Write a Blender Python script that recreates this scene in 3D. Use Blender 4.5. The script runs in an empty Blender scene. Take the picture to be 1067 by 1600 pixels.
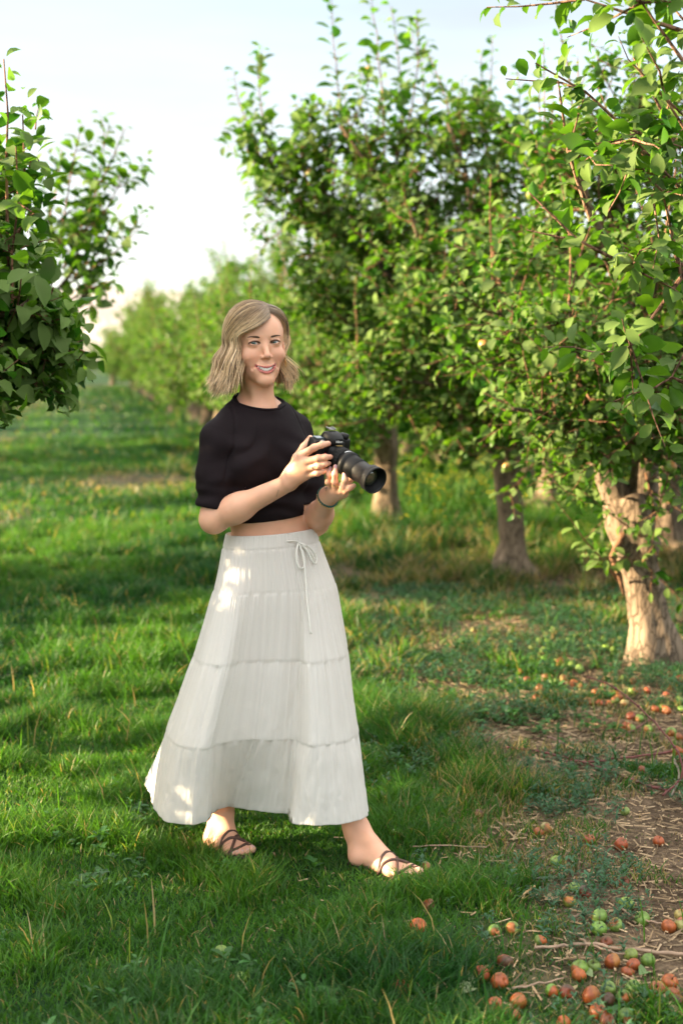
import bpy, math, random
import numpy as np
from mathutils import Vector, Matrix

# ---------------------------------------------------------------- camera, light, exposure
S = bpy.context.scene
FPX = 2222.0
CAMZ = 1.48
PITCH = math.atan(240.0 / FPX)
cd = bpy.data.cameras.new("camera"); cam = bpy.data.objects.new("camera", cd)
S.collection.objects.link(cam)
cd.sensor_fit = 'VERTICAL'; cd.sensor_height = 36.0; cd.sensor_width = 24.0
cd.lens = 36.0 * FPX / 1600.0
cd.clip_start = 0.05; cd.clip_end = 6000
cam.location = (0, 0, CAMZ); cam.rotation_euler = (math.pi / 2 - PITCH, 0, 0)
cd.dof.use_dof = True; cd.dof.focus_distance = 4.0; cd.dof.aperture_fstop = 2.6
S.camera = cam

SUN_EL, SUN_AZ = 14.0, -93.0          # azimuth from +Y, negative = image left
w = bpy.data.worlds.new("World"); S.world = w; w.use_nodes = True
nt = w.node_tree; nt.nodes.clear()
sky = nt.nodes.new('ShaderNodeTexSky'); sky.sky_type = 'NISHITA'; sky.sun_disc = False
sky.sun_elevation = math.radians(SUN_EL); sky.sun_rotation = math.radians(SUN_AZ)
sky.altitude = 900; sky.air_density = 1.0; sky.dust_density = 2.2; sky.ozone_density = 1.0
# thin high cloud: whitens the lower sky
tc = nt.nodes.new('ShaderNodeTexCoord')
sep = nt.nodes.new('ShaderNodeSeparateXYZ'); nt.links.new(tc.outputs['Generated'], sep.inputs[0])
mp = nt.nodes.new('ShaderNodeMapping'); mp.inputs['Scale'].default_value = (1.2, 1.2, 7.0)
nt.links.new(tc.outputs['Generated'], mp.inputs[0])
nz = nt.nodes.new('ShaderNodeTexNoise'); nz.inputs['Scale'].default_value = 2.6; nz.inputs['Detail'].default_value = 6
nt.links.new(mp.outputs[0], nz.inputs['Vector'])
rm = nt.nodes.new('ShaderNodeMapRange'); rm.inputs[1].default_value = 0.0; rm.inputs[2].default_value = 0.42
rm.inputs[3].default_value = 1.0; rm.inputs[4].default_value = 0.80
nt.links.new(sep.outputs['Z'], rm.inputs[0])
mr2 = nt.nodes.new('ShaderNodeMapRange'); mr2.inputs[1].default_value = 0.35; mr2.inputs[2].default_value = 0.7
mr2.inputs[3].default_value = 0.75; mr2.inputs[4].default_value = 1.0
nt.links.new(nz.outputs['Fac'], mr2.inputs[0])
mm = nt.nodes.new('ShaderNodeMath'); mm.operation = 'MULTIPLY'
nt.links.new(rm.outputs[0], mm.inputs[0]); nt.links.new(mr2.outputs[0], mm.inputs[1])
mx = nt.nodes.new('ShaderNodeMix'); mx.data_type = 'RGBA'
nt.links.new(mm.outputs[0], mx.inputs[0]); nt.links.new(sky.outputs[0], mx.inputs[6])
veil = nt.nodes.new('ShaderNodeValToRGB'); ve = veil.color_ramp.elements
ve[0].position = 0.0; ve[0].color = (.32, .302, .288, 1); ve[1].position = .24; ve[1].color = (.185, .19, .182, 1)
e3 = ve.new(.10); e3.color = (.295, .295, .288, 1); e4 = ve.new(.45); e4.color = (.70, .67, .61, 1); e5 = ve.new(.8); e5.color = (1, .93, .82, 1)
nt.links.new(sep.outputs['Z'], veil.inputs[0])
vs = nt.nodes.new('ShaderNodeVectorMath'); vs.operation = 'SCALE'; vs.inputs['Scale'].default_value = 4.6
nt.links.new(veil.outputs[0], vs.inputs[0]); nt.links.new(vs.outputs[0], mx.inputs[7])
bg = nt.nodes.new('ShaderNodeBackground'); bg.inputs['Strength'].default_value = 0.12
out = nt.nodes.new('ShaderNodeOutputWorld')
nt.links.new(mx.outputs[2], bg.inputs[0]); nt.links.new(bg.outputs[0], out.inputs[0])

sl = bpy.data.lights.new("sun", 'SUN'); so = bpy.data.objects.new("sun", sl); S.collection.objects.link(so)
sl.energy = 3.9; sl.angle = math.radians(0.5); sl.color = (1.0, 0.78, 0.48)
a, e = math.radians(SUN_AZ), math.radians(SUN_EL)
sd = Vector((math.sin(a) * math.cos(e), math.cos(a) * math.cos(e), math.sin(e)))
so.rotation_euler = sd.to_track_quat('Z', 'Y').to_euler()
S.view_settings.view_transform = 'Standard'; S.view_settings.look = 'None'
S.view_settings.exposure = 2.74; S.view_settings.gamma = 1.0
cy = S.cycles
cy.max_bounces = 6; cy.diffuse_bounces = 3; cy.glossy_bounces = 2; cy.transmission_bounces = 4
cy.transparent_max_bounces = 6; cy.caustics_reflective = False; cy.caustics_refractive = False
cy.use_adaptive_sampling = True; cy.adaptive_threshold = 0.02; cy.use_denoising = True
cy.sample_clamp_indirect = 6.0

# ---------------------------------------------------------------- helpers
rng = np.random.default_rng(7)
random.seed(7)
COL = S.collection

def ray(px, py):
    xc = (px - 533.5) / FPX; yc = (800 - py) / FPX
    c, s = math.cos(PITCH), math.sin(PITCH)
    return np.array([xc, c + yc * s, -s + yc * c])

def P(px, py, Y):
    d = ray(px, py); t = Y / d[1]
    return np.array([d[0] * t, Y, CAMZ + d[2] * t])

def G(px, py, z=0.0):
    d = ray(px, py); t = (z - CAMZ) / d[2]
    return np.array([d[0] * t, d[1] * t, z])

def tag(o, label=None, cat=None, group=None, kind=None):
    if label: o["label"] = label
    if cat: o["category"] = cat
    if group: o["group"] = group
    if kind: o["kind"] = kind
    return o

def empty(name, loc=(0, 0, 0), rz=0.0):
    o = bpy.data.objects.new(name, None); COL.objects.link(o)
    o.location = loc; o.rotation_euler = (0, 0, rz); o.empty_display_size = 0.1
    return o

def raw_mesh(name, V, F, mat=None, parent=None, col=None, smooth=True, uv=None, mats=None, midx=None):
    """V (n,3); F list of arrays (m,3)/(m,4) or a list of tuples"""
    me = bpy.data.meshes.new(name)
    V = np.asarray(V, dtype=np.float32)
    if isinstance(F, np.ndarray): F = [F]
    F = [np.asarray(f, dtype=np.int32) for f in F if len(f)]
    nl = sum(f.size for f in F); npoly = sum(len(f) for f in F)
    me.vertices.add(len(V)); me.vertices.foreach_set("co", V.ravel())
    me.loops.add(nl); me.polygons.add(npoly)
    li = np.concatenate([f.ravel() for f in F])
    tot = np.concatenate([np.full(len(f), f.shape[1], np.int32) for f in F])
    st = np.concatenate([[0], np.cumsum(tot)[:-1]]).astype(np.int32)
    me.loops.foreach_set("vertex_index", li)
    me.polygons.foreach_set("loop_start", st)
    try: me.polygons.foreach_set("loop_total", tot)
    except Exception: pass
    me.polygons.foreach_set("use_smooth", np.full(npoly, smooth))
    me.update(calc_edges=True)
    if col is not None:
        ca = me.color_attributes.new("Col", 'FLOAT_COLOR', 'POINT')
        c = np.ones((len(V), 4), np.float32); c[:, :3] = np.asarray(col)[:, :3]
        ca.data.foreach_set("color", c.ravel())
    if uv is not None:
        ul = me.uv_layers.new(name="UVMap")
        ul.data.foreach_set("uv", np.asarray(uv, np.float32)[li].ravel())
    if mat: me.materials.append(mat)
    if mats:
        for m_ in mats: me.materials.append(m_)
    if midx is not None: me.polygons.foreach_set("material_index", np.asarray(midx, np.int32))
    me.validate()
    o = bpy.data.objects.new(name, me); COL.objects.link(o)
    if parent: o.parent = parent
    return o

class MB:
    def __init__(s): s.V = []; s.F3 = []; s.F4 = []; s.C = []; s.n = 0
    def add(s, V, F, col=(1, 1, 1)):
        V = np.asarray(V, float); F = np.asarray(F, int)
        if len(F) == 0: return
        s.V.append(V); (s.F3 if F.shape[1] == 3 else s.F4).append(F + s.n)
        c = np.asarray(col, float)
        s.C.append(np.broadcast_to(c[..., :3], (len(V), 3)) if c.ndim < 2 else c[:, :3]); s.n += len(V)
    def tube(s, pts, rad, sides=6, col=(1, 1, 1), cap=True, sq=None):
        pts = np.asarray(pts, float); n = len(pts); rad = np.broadcast_to(np.asarray(rad, float), (n,))
        T = np.gradient(pts, axis=0); T /= np.linalg.norm(T, axis=1)[:, None] + 1e-12
        u = np.cross(T[0], [0, 0, 1.0])
        if np.linalg.norm(u) < 0.1: u = np.cross(T[0], [1.0, 0, 0])
        u /= np.linalg.norm(u); U = [u]
        for i in range(1, n):
            u = U[-1] - T[i] * np.dot(U[-1], T[i]); u /= np.linalg.norm(u) + 1e-12; U.append(u)
        U = np.array(U); W = np.cross(T, U)
        a = np.arange(sides) / sides * 2 * np.pi
        R = (U[:, None, :] * np.cos(a)[None, :, None] + W[:, None, :] * np.sin(a)[None, :, None])
        rr = rad[:, None, None] * (1 if sq is None else np.asarray(sq)[None, :, None] if np.ndim(sq) == 1 else np.asarray(sq)[:, :, None])
        V = (pts[:, None, :] + R * rr).reshape(-1, 3)
        i = np.arange(n - 1)[:, None]; j = np.arange(sides)[None, :]; jn = (j + 1) % sides
        F = np.stack([i * sides + j, i * sides + jn, (i + 1) * sides + jn, (i + 1) * sides + j], -1).reshape(-1, 4)
        base = s.n
        c = np.asarray(col, float)
        if c.ndim == 2: c = np.repeat(c, sides, axis=0)
        s.add(V, F, c)
        if cap:
            c0 = c[0] if c.ndim == 2 else c; c1 = c[-1] if c.ndim == 2 else c
            for e_, cc, k0 in ((0, c0, 0), (n - 1, c1, (n - 1) * sides)):
                s.V.append(pts[e_:e_ + 1] + T[e_] * (0.25 * rad[e_] * (1 if e_ else -1))); s.C.append(np.array([cc[:3]]))
                ce = s.n; s.n += 1
                jj = np.arange(sides)
                f = np.stack([base + k0 + jj, base + k0 + (jj + 1) % sides, np.full(sides, ce)], -1)
                s.F3.append(f if e_ else f[:, ::-1])
    def sphere(s, c, r, nu=16, nv=10, col=(1, 1, 1), M=None):
        r = np.broadcast_to(np.asarray(r, float), (3,))
        th = np.linspace(0, np.pi, nv + 1)[:, None]; ph = np.arange(nu)[None, :] / nu * 2 * np.pi
        V = np.stack([np.sin(th) * np.cos(ph), np.sin(th) * np.sin(ph), np.cos(th) * np.ones_like(ph)], -1) * r
        V = V.reshape(-1, 3)
        if M is not None: V = V @ np.asarray(M).T
        V = V + np.asarray(c)
        i = np.arange(nv)[:, None]; j = np.arange(nu)[None, :]; jn = (j + 1) % nu
        F = np.stack([i * nu + j, (i + 1) * nu + j, (i + 1) * nu + jn, i * nu + jn], -1).reshape(-1, 4)
        s.add(V, F, col)
    def box(s, c, h, M=None, bev=0.0, col=(1, 1, 1)):
        """box with chamfered edges (rounded superellipsoid grid)"""
        h = np.asarray(h, float); n = 6
        g = np.array([-1, -1 + 1e-3, -0.5, 0, 0.5, 1 - 1e-3, 1.0]); n = len(g)
        for ax in range(3):
            for sg in (-1, 1):
                a_, b_ = np.meshgrid(g, g, indexing='ij')
                V = np.zeros((n, n, 3)); o1, o2 = (ax + 1) % 3, (ax + 2) % 3
                V[..., ax] = sg; V[..., o1] = a_; V[..., o2] = b_
                V = V.reshape(-1, 3) * h
                if bev:
                    inner = np.clip(V, -(h - bev), h - bev); d = V - inner
                    L = np.linalg.norm(d, axis=1)[:, None]; V = inner + d / np.maximum(L, 1e-9) * bev
                if M is not None: V = V @ np.asarray(M).T
                i = np.arange(n - 1)[:, None]; j = np.arange(n - 1)[None, :]
                F = np.stack([i * n + j, (i + 1) * n + j, (i + 1) * n + j + 1, i * n + j + 1], -1).reshape(-1, 4)
                if sg < 0: F = F[:, ::-1]
                s.add(V + np.asarray(c), F, col)
    def build(s, name, mat, parent=None, smooth=True, color=True):
        V = np.concatenate(s.V); F = []
        if s.F3: F.append(np.concatenate(s.F3))
        if s.F4: F.append(np.concatenate(s.F4))
        return raw_mesh(name, V, F, mat, parent, np.concatenate(s.C) if color else None, smooth)

def smoothstep(a, b, x):
    t = np.clip((x - a) / (b - a), 0, 1); return t * t * (3 - 2 * t)

_lat = np.random.default_rng(11).random((256, 256))
def vnoise(x, y):
    xi = np.floor(x).astype(int); yi = np.floor(y).astype(int); fx = x - xi; fy = y - yi
    fx = fx * fx * (3 - 2 * fx); fy = fy * fy * (3 - 2 * fy)
    g = lambda i, j: _lat[i % 256, j % 256]
    return (g(xi, yi) * (1 - fx) + g(xi + 1, yi) * fx) * (1 - fy) + (g(xi, yi + 1) * (1 - fx) + g(xi + 1, yi + 1) * fx) * fy
def fbm(x, y, o=4):
    s_ = 0; a_ = 1; t = 0
    for i in range(o):
        s_ = s_ + a_ * vnoise(x + 17.3 * i, y + 5.1 * i); t += a_; a_ *= .5; x = x * 2.03; y = y * 2.03
    return s_ / t

# ---------------------------------------------------------------- materials
def mat(name, base=(.5, .5, .5), rough=.6, spec=.5, metal=0.0, attr=False, bump=None, sss=0.0, coat=0.0, noise=None, transl=None, sheen=0.0):
    m = bpy.data.materials.new(name); m.use_nodes = True; t = m.node_tree; n = t.nodes; L = t.links
    b = n['Principled BSDF']; b.inputs['Base Color'].default_value = (*base, 1); b.inputs['Roughness'].default_value = rough
    b.inputs['Specular IOR Level'].default_value = spec; b.inputs['Metallic'].default_value = metal
    b.inputs['Coat Weight'].default_value = coat; b.inputs['Sheen Weight'].default_value = sheen
    src = None
    if attr:
        at = n.new('ShaderNodeAttribute'); at.attribute_name = "Col"; src = at.outputs['Color']
    if noise:                              # (scale, low multiplier, high multiplier, detail)
        tcn = n.new('ShaderNodeTexCoord'); nz = n.new('ShaderNodeTexNoise'); nz.inputs['Scale'].default_value = noise[0]
        nz.inputs['Detail'].default_value = noise[3] if len(noise) > 3 else 4
        L.new(tcn.outputs['Object'], nz.inputs['Vector'])
        mr = n.new('ShaderNodeMapRange'); mr.inputs[1].default_value = .3; mr.inputs[2].default_value = .7
        mr.inputs[3].default_value = noise[1]; mr.inputs[4].default_value = noise[2]; L.new(nz.outputs['Fac'], mr.inputs[0])
        vm = n.new('ShaderNodeVectorMath'); vm.operation = 'SCALE'
        if src: L.new(src, vm.inputs[0])
        else: vm.inputs[0].default_value = base
        L.new(mr.outputs[0], vm.inputs['Scale']); src = vm.outputs[0]
    if src: L.new(src, b.inputs['Base Color'])
    if bump:                               # (scale, strength, distance, stretch)
        tcb = n.new('ShaderNodeTexCoord'); mpn = n.new('ShaderNodeMapping'); nb = n.new('ShaderNodeTexNoise')
        if len(bump) > 3: mpn.inputs['Scale'].default_value = bump[3]
        nb.inputs['Scale'].default_value = bump[0]; nb.inputs['Detail'].default_value = 5
        L.new(tcb.outputs['Object'], mpn.inputs[0]); L.new(mpn.outputs[0], nb.inputs['Vector'])
        bp = n.new('ShaderNodeBump'); bp.inputs['Strength'].default_value = bump[1]; bp.inputs['Distance'].default_value = bump[2]
        L.new(nb.outputs['Fac'], bp.inputs['Height']); L.new(bp.outputs[0], b.inputs['Normal'])
    if sss:
        b.inputs['Subsurface Weight'].default_value = sss; b.inputs['Subsurface Radius'].default_value = (1, .35, .2)
        b.inputs['Subsurface Scale'].default_value = .008
    if transl:                             # (factor, colour or None, tint)
        tr = n.new('ShaderNodeBsdfTranslucent'); ms = n.new('ShaderNodeMixShader'); ms.inputs[0].default_value = transl[0]
        if src:
            mu = n.new('ShaderNodeMix'); mu.data_type = 'RGBA'; mu.blend_type = 'MULTIPLY'; mu.inputs[0].default_value = 1
            L.new(src, mu.inputs[6]); mu.inputs[7].default_value = (*transl[1], 1); L.new(mu.outputs[2], tr.inputs[0])
        else: tr.inputs[0].default_value = (*[base[i] * transl[1][i] for i in range(3)], 1)
        L.new(b.outputs[0], ms.inputs[1]); L.new(tr.outputs[0], ms.inputs[2]); L.new(ms.outputs[0], n['Material Output'].inputs[0])
    return m

def leaf_material(name):
    m = bpy.data.materials.new(name); m.use_nodes = True; t = m.node_tree; n = t.nodes; L = t.links
    b = n['Principled BSDF']; b.inputs['Roughness'].default_value = .42; b.inputs['Specular IOR Level'].default_value = .2
    at = n.new('ShaderNodeAttribute'); at.attribute_name = "Col"
    geo = n.new('ShaderNodeNewGeometry')
    under = n.new('ShaderNodeMix'); under.data_type = 'RGBA'; under.inputs[0].default_value = .38
    L.new(at.outputs['Color'], under.inputs[6]); under.inputs[7].default_value = (.27, .33, .12, 1)
    mxn = n.new('ShaderNodeMix'); mxn.data_type = 'RGBA'
    L.new(geo.outputs['Backfacing'], mxn.inputs[0]); L.new(at.outputs['Color'], mxn.inputs[6]); L.new(under.outputs[2], mxn.inputs[7])
    L.new(mxn.outputs[2], b.inputs['Base Color'])
    rr = n.new('ShaderNodeMapRange'); rr.inputs[3].default_value = .40; rr.inputs[4].default_value = .8
    L.new(geo.outputs['Backfacing'], rr.inputs[0]); L.new(rr.outputs[0], b.inputs['Roughness'])
    tr = n.new('ShaderNodeBsdfTranslucent'); mu = n.new('ShaderNodeMix'); mu.data_type = 'RGBA'; mu.blend_type = 'MULTIPLY'
    mu.inputs[0].default_value = 1; L.new(at.outputs['Color'], mu.inputs[6]); mu.inputs[7].default_value = (2.6, 2.3, .9, 1)
    L.new(mu.outputs[2], tr.inputs[0])
    ms = n.new('ShaderNodeMixShader'); ms.inputs[0].default_value = .38
    L.new(b.outputs[0], ms.inputs[1]); L.new(tr.outputs[0], ms.inputs[2]); L.new(ms.outputs[0], n['Material Output'].inputs[0])
    return m
# ---------------------------------------------------------------- the orchard floor
ROWM = -0.186                      # rows run along (ROWM, 1)
def row_x(x0, d): return x0 + ROWM * d
RX0 = 2.75; LX0 = -1.95

def ground_z(x, y):
    return 0.035 * (fbm(x * .5 + 40, y * .5 + 40, 3) - .5) * smoothstep(2.0, 9.0, np.hypot(x + .2, y - 4.0)) + .018 * (fbm(x * 3 + 9, y * 3 + 3, 3) - .5)

def bare(x, y):
    """0 turf .. 1 bare earth"""
    e_ = x - row_x(RX0, y)
    near = smoothstep(5.2, 4.2, y)
    m1 = smoothstep(-1.65, -1.05, e_ + .75 * (fbm(x * 1.3 + 3, y * 1.3 + 8, 3) - .5)) * smoothstep(1.5, .8, e_)
    pt = fbm(x * 2.6 + 60, y * 2.6 + 21, 3)
    m1 = np.maximum(m1 * smoothstep(.36, .5, pt + .14 * near + .07), near * smoothstep(-1.75, -1.3, e_ + .5 * (pt - .5)) * smoothstep(.38, .52, pt + .03))
    e2 = x - row_x(LX0, y)
    m2 = smoothstep(.95, .55, abs(e2)) * smoothstep(.45, .55, fbm(x * 2 + 5, y * 2 + 77, 3)) * .8
    pth = smoothstep(.66, .72, fbm(x * .9 + 31, y * .5 + 12, 3)) * smoothstep(8, 11, y) * .45
    m1 = m1 * smoothstep(15, 8.5, y)
    # worn tan patch on the alley
    g0 = G(215, 752); p3 = smoothstep(1.05, .4, np.hypot((x - g0[0]) / 1.0, (y - g0[1]) / 1.2) + .7 * (fbm(x * 2 + 8, y * 2, 3) - .5)) * .8
    return np.clip(np.maximum(np.maximum(m1, m2), np.maximum(pth, p3)), 0, 1)

# terrain sheet: fine near the camera, coarse out to the horizon
def gridmesh(xs, ys):
    X, Y = np.meshgrid(xs, ys, indexing='ij'); nx, ny = X.shape
    Z = ground_z(X, Y)
    far = smoothstep(60, 140, np.hypot(X, Y)); Z = Z * (1 - far)
    V = np.stack([X, Y, Z], -1).reshape(-1, 3)
    i = np.arange(nx - 1)[:, None]; j = np.arange(ny - 1)[None, :]
    F = np.stack([i * ny + j, (i + 1) * ny + j, (i + 1) * ny + j + 1, i * ny + j + 1], -1).reshape(-1, 4)
    return V, F
def span(a0, b0, n, far):
    inner = np.linspace(a0, b0, n); o = np.geomspace(1.5, far, 22)
    return np.concatenate([(a0 - o)[::-1], inner, b0 + o])
V, F = gridmesh(span(-4, 5, 200, 3000), span(1.5, 16, 320, 3000))
bm_ = bare(V[:, 0], V[:, 1])
gm = bpy.data.materials.new("orchard_soil"); gm.use_nodes = True; t = gm.node_tree; n = t.nodes; L = t.links
b = n['Principled BSDF']; b.inputs['Roughness'].default_value = .95; b.inputs['Specular IOR Level'].default_value = .15
at = n.new('ShaderNodeAttribute'); at.attribute_name = "Col"
tcn = n.new('ShaderNodeTexCoord')
n1 = n.new('ShaderNodeTexNoise'); n1.inputs['Scale'].default_value = 5; n1.inputs['Detail'].default_value = 8; L.new(tcn.outputs['Object'], n1.inputs['Vector'])
n2 = n.new('ShaderNodeTexNoise'); n2.inputs['Scale'].default_value = 60; n2.inputs['Detail'].default_value = 4; L.new(tcn.outputs['Object'], n2.inputs['Vector'])
r1 = n.new('ShaderNodeValToRGB'); r1.color_ramp.elements[0].position = .3; r1.color_ramp.elements[1].position = .7
r1.color_ramp.elements[0].color = (.070, .046, .028, 1); r1.color_ramp.elements[1].color = (.19, .135, .088, 1)
L.new(n1.outputs['Fac'], r1.inputs[0])
r2 = n.new('ShaderNodeMapRange'); r2.inputs[1].default_value = .3; r2.inputs[2].default_value = .7; r2.inputs[3].default_value = .55; r2.inputs[4].default_value = 1.3
L.new(n2.outputs['Fac'], r2.inputs[0])
sc_ = n.new('ShaderNodeVectorMath'); sc_.operation = 'SCALE'; L.new(r1.outputs[0], sc_.inputs[0]); L.new(r2.outputs[0], sc_.inputs['Scale'])
gr = n.new('ShaderNodeValToRGB'); gr.color_ramp.elements[0].color = (.007, .028, .009, 1); gr.color_ramp.elements[1].color = (.025, .075, .016, 1)
gr.color_ramp.elements[0].position = .35; gr.color_ramp.elements[1].position = .68
L.new(n1.outputs['Fac'], gr.inputs[0])
mxg = n.new('ShaderNodeMix'); mxg.data_type = 'RGBA'; L.new(at.outputs['Fac'], mxg.inputs[0]); L.new(gr.outputs[0], mxg.inputs[6]); L.new(sc_.outputs[0], mxg.inputs[7])
L.new(mxg.outputs[2], b.inputs['Base Color'])
bp = n.new('ShaderNodeBump'); bp.inputs['Strength'].default_value = .8; bp.inputs['Distance'].default_value = .02
L.new(n2.outputs['Fac'], bp.inputs['Height']); L.new(bp.outputs[0], b.inputs['Normal'])
tag(raw_mesh("ground", V, F, gm, col=np.repeat(bm_[:, None], 3, 1)), kind="structure")

# far dry hills
mb = MB()
xs = np.linspace(-2200, 2200, 160); prof = []
for k, (yy, hh) in enumerate(((1500, 0), (1700, .45), (2000, .8), (2300, 1.0), (2600, .9))):
    hx = 112 + 30 * (fbm(xs / 420 + 3.7, xs * 0 + 1.5, 4) - .5) * 2
    prof.append(np.stack([xs, np.full_like(xs, yy) + 60 * vnoise(xs / 150, xs * 0 + k), hx * hh * (1 + .12 * (vnoise(xs / 90, xs * 0 + k * 3) - .5)) - 2 * (k == 0)], -1))
V = np.concatenate(prof); m_ = len(xs); i = np.arange(4)[:, None]; j = np.arange(m_ - 1)[None, :]
F = np.stack([i * m_ + j, i * m_ + j + 1, (i + 1) * m_ + j + 1, (i + 1) * m_ + j], -1).reshape(-1, 4)
mb.add(V, F)
HILL = mat("dry_hill", (.36, .32, .29), 1.0, .1, noise=(.006, .75, 1.2, 6))
tag(mb.build("hills", HILL, color=False), kind="structure")

# ---------------------------------------------------------------- grass blades
GRASS = mat("grass_blade", rough=.5, spec=.35, attr=True, transl=(.42, (1.9, 1.7, .7)))
def blades(x, y, hgt, wid, colA, lean, z=None):
    n_ = len(x); ang = rng.random(n_) * 2 * np.pi
    z0 = ground_z(x, y) - .004
    if z is not None: z0 = z0 + z
    ld = rng.random(n_) * 2 * np.pi
    lx, ly = np.cos(ld), np.sin(ld); sx, sy = -np.sin(ang), np.cos(ang)
    ts = np.array([0, .4, .75, 1.0]); wf = np.array([.9, 1.0, .65, .06])
    V = np.zeros((n_, 4, 2, 3)); ln = lean * hgt
    for i_, (tt, wv) in enumerate(zip(ts, wf)):
        cx = x + lx * ln * tt ** 2; cy_ = y + ly * ln * tt ** 2; cz = z0 + hgt * (tt - .25 * np.clip(lean, 0, 1.2) * tt ** 2)
        for s_, sg in enumerate((-1, 1)):
            V[:, i_, s_, 0] = cx + sg * sx * wid * wv * .5; V[:, i_, s_, 1] = cy_ + sg * sy * wid * wv * .5; V[:, i_, s_, 2] = cz
    base = (np.arange(n_) * 8)[:, None, None]
    q = np.array([[0, 1, 3, 2], [2, 3, 5, 4], [4, 5, 7, 6]])[None]
    F = (base + q).reshape(-1, 4)
    C = np.repeat(colA[:, None, :], 8, 1).reshape(-1, 3)
    return V.reshape(-1, 3), F, C
def scatter(n_, y0, y1, xl, xr):
    """random ground points between two depths, xl/xr = lateral slopes of the wedge (m per m)"""
    u = rng.random(n_); y = np.sqrt(y0 * y0 + u * (y1 * y1 - y0 * y0)); x = (xl + rng.random(n_) * (xr - xl)) * y
    return x, y
def grass_cols(x, y, dry):
    n_ = len(x); p = fbm(x * .9 + 11, y * .9 + 5, 3)[:, None]; r = rng.random((n_, 1))
    p = smoothstep(.25, .75, p); g = np.array([[.012, .066, .014]]) * (1 - p) + np.array([[.048, .145, .013]]) * p
    g = g * (.6 + .8 * r)
    yel = np.array([[.13, .19, .03]]); straw = np.array([[.30, .235, .125]])
    r2 = rng.random((n_, 1))
    g = np.where(r2 < .045 , yel * (.7 + .6 * r), g)
    g = np.where(r2 > 1 - .03 - .55 * dry[:, None], straw * (.6 + .6 * r), g)
    return g
mb = MB()
SL, SR = -.34, .34
for (cnt, y0, y1, h0, w0, sl_, sr_) in ((230000, 2.6, 6.2, .046, .0034, -.36, .36), (210000, 6.2, 12.5, .060, .0062, -.32, .34),
                                        (120000, 12.5, 26, .055, .013, -.32, .34), (60000, 26, 75, .05, .04, -.34, .30)):
    x, y = scatter(cnt, y0, y1, sl_, sr_)
    bmask = bare(x, y); tuft = fbm(x * 4.2 + 2, y * 4.2 + 91, 3)
    keep = rng.random(cnt) > np.clip(bmask * (1.0 - .3 * smoothstep(.5, .62, tuft)), 0, .975)
    # trodden lower around the feet
    x, y, bmask, tuft = x[keep], y[keep], bmask[keep], tuft[keep]
    e_ = x - row_x(RX0, y); und = smoothstep(-1.3, -.4, e_) * smoothstep(8.5, 10.5, y)
    h = h0 * (.45 + 1.0 * rng.random(len(x))) * (.55 + 1.25 * smoothstep(.42, .68, tuft)) * (1 - .45 * bmask) * (1 + 1.4 * und)
    strip = np.exp(-((x - row_x(RX0, y) + 1.45) / .32) ** 2) * smoothstep(.4, .6, fbm(x * 1.7 + 9, y * 1.7 + 55, 2))
    h = h * (1 + 1.0 * strip * (y > 4.6))
    for (fx, fy) in (G(640, 1380)[:2], G(375, 1342)[:2]):
        dd = np.hypot(x - fx, (y - fy)); h = h * (1 - .42 * np.exp(-(dd / .09) ** 2))
    g8 = G(880, 925); dry = np.exp(-(((y - g8[1]) / 1.0) ** 2)) * smoothstep(-1.5, -.8, x - row_x(RX0, y)) * 1.3 * smoothstep(.3, .6, fbm(x * 2 + 1, y * 2 + 2, 3)) + bmask * .6
    g9 = G(215, 752); dry = dry + np.exp(-((np.hypot(x - g9[0], (y - g9[1]) * .6)) / .9) ** 2) * .7
    V, F, C = blades(x, y, h, w0 * (.6 + .8 * rng.random(len(x))), grass_cols(x, y, np.clip(dry, 0, 1)), .25 + .75 * rng.random(len(x)))
    mb.add(V, F, C)
tag(mb.build("grass", GRASS), kind="stuff")

# taller seed stalks and long blades, straw-coloured tips
mb = MB()
x, y = scatter(4000, 2.8, 13, -.33, .33); k = (rng.random(4000) > bare(x, y) * .7) & (fbm(x * 1.6, y * 1.6 + 40, 3) > .48); x, y = x[k], y[k]
V, F, C = blades(x, y, .09 + .12 * rng.random(len(x)), .003 + .003 * rng.random(len(x)), grass_cols(x, y, np.full(len(x), .12)), .1 + .5 * rng.random(len(x)))
mb.add(V, F, C)
tag(mb.build("long_grass", GRASS), kind="stuff")

# straw and bark litter on the bare earth
mb = MB()
x, y = scatter(60000, 2.7, 9, -.1, .36); k = rng.random(len(x)) < bare(x, y) * .9 + .03; x, y = x[k], y[k]
n_ = len(x); a_ = rng.random(n_) * 2 * np.pi; ln = .005 + .030 * rng.random(n_) ** 3; wd = .0007 + .0016 * rng.random(n_)
z = ground_z(x, y) + .003 + .008 * rng.random(n_); tl = (rng.random(n_) - .5) * .35
dx, dy = np.cos(a_) * ln, np.sin(a_) * ln; nx_, ny_ = -np.sin(a_) * wd, np.cos(a_) * wd
V = np.stack([np.stack([x - dx + nx_, y - dy + ny_, z - tl * ln], -1), np.stack([x - dx - nx_, y - dy - ny_, z - tl * ln + .002], -1),
              np.stack([x + dx - nx_, y + dy - ny_, z + tl * ln + .002], -1), np.stack([x + dx + nx_, y + dy + ny_, z + tl * ln], -1)], 1).reshape(-1, 3)
F = (np.arange(n_) * 4)[:, None] + np.arange(4)[None]
c = np.array([[.36, .27, .17]]) * (.35 + .9 * rng.random((n_, 1))); c = c * np.array([1, .92, .85])[None] ** rng.random((n_, 1))
mb.add(V, F, np.repeat(c, 4, 0))
LITTER = mat("straw_litter", rough=.9, spec=.1, attr=True)
tag(mb.build("straw_litter", LITTER), kind="stuff")

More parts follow.
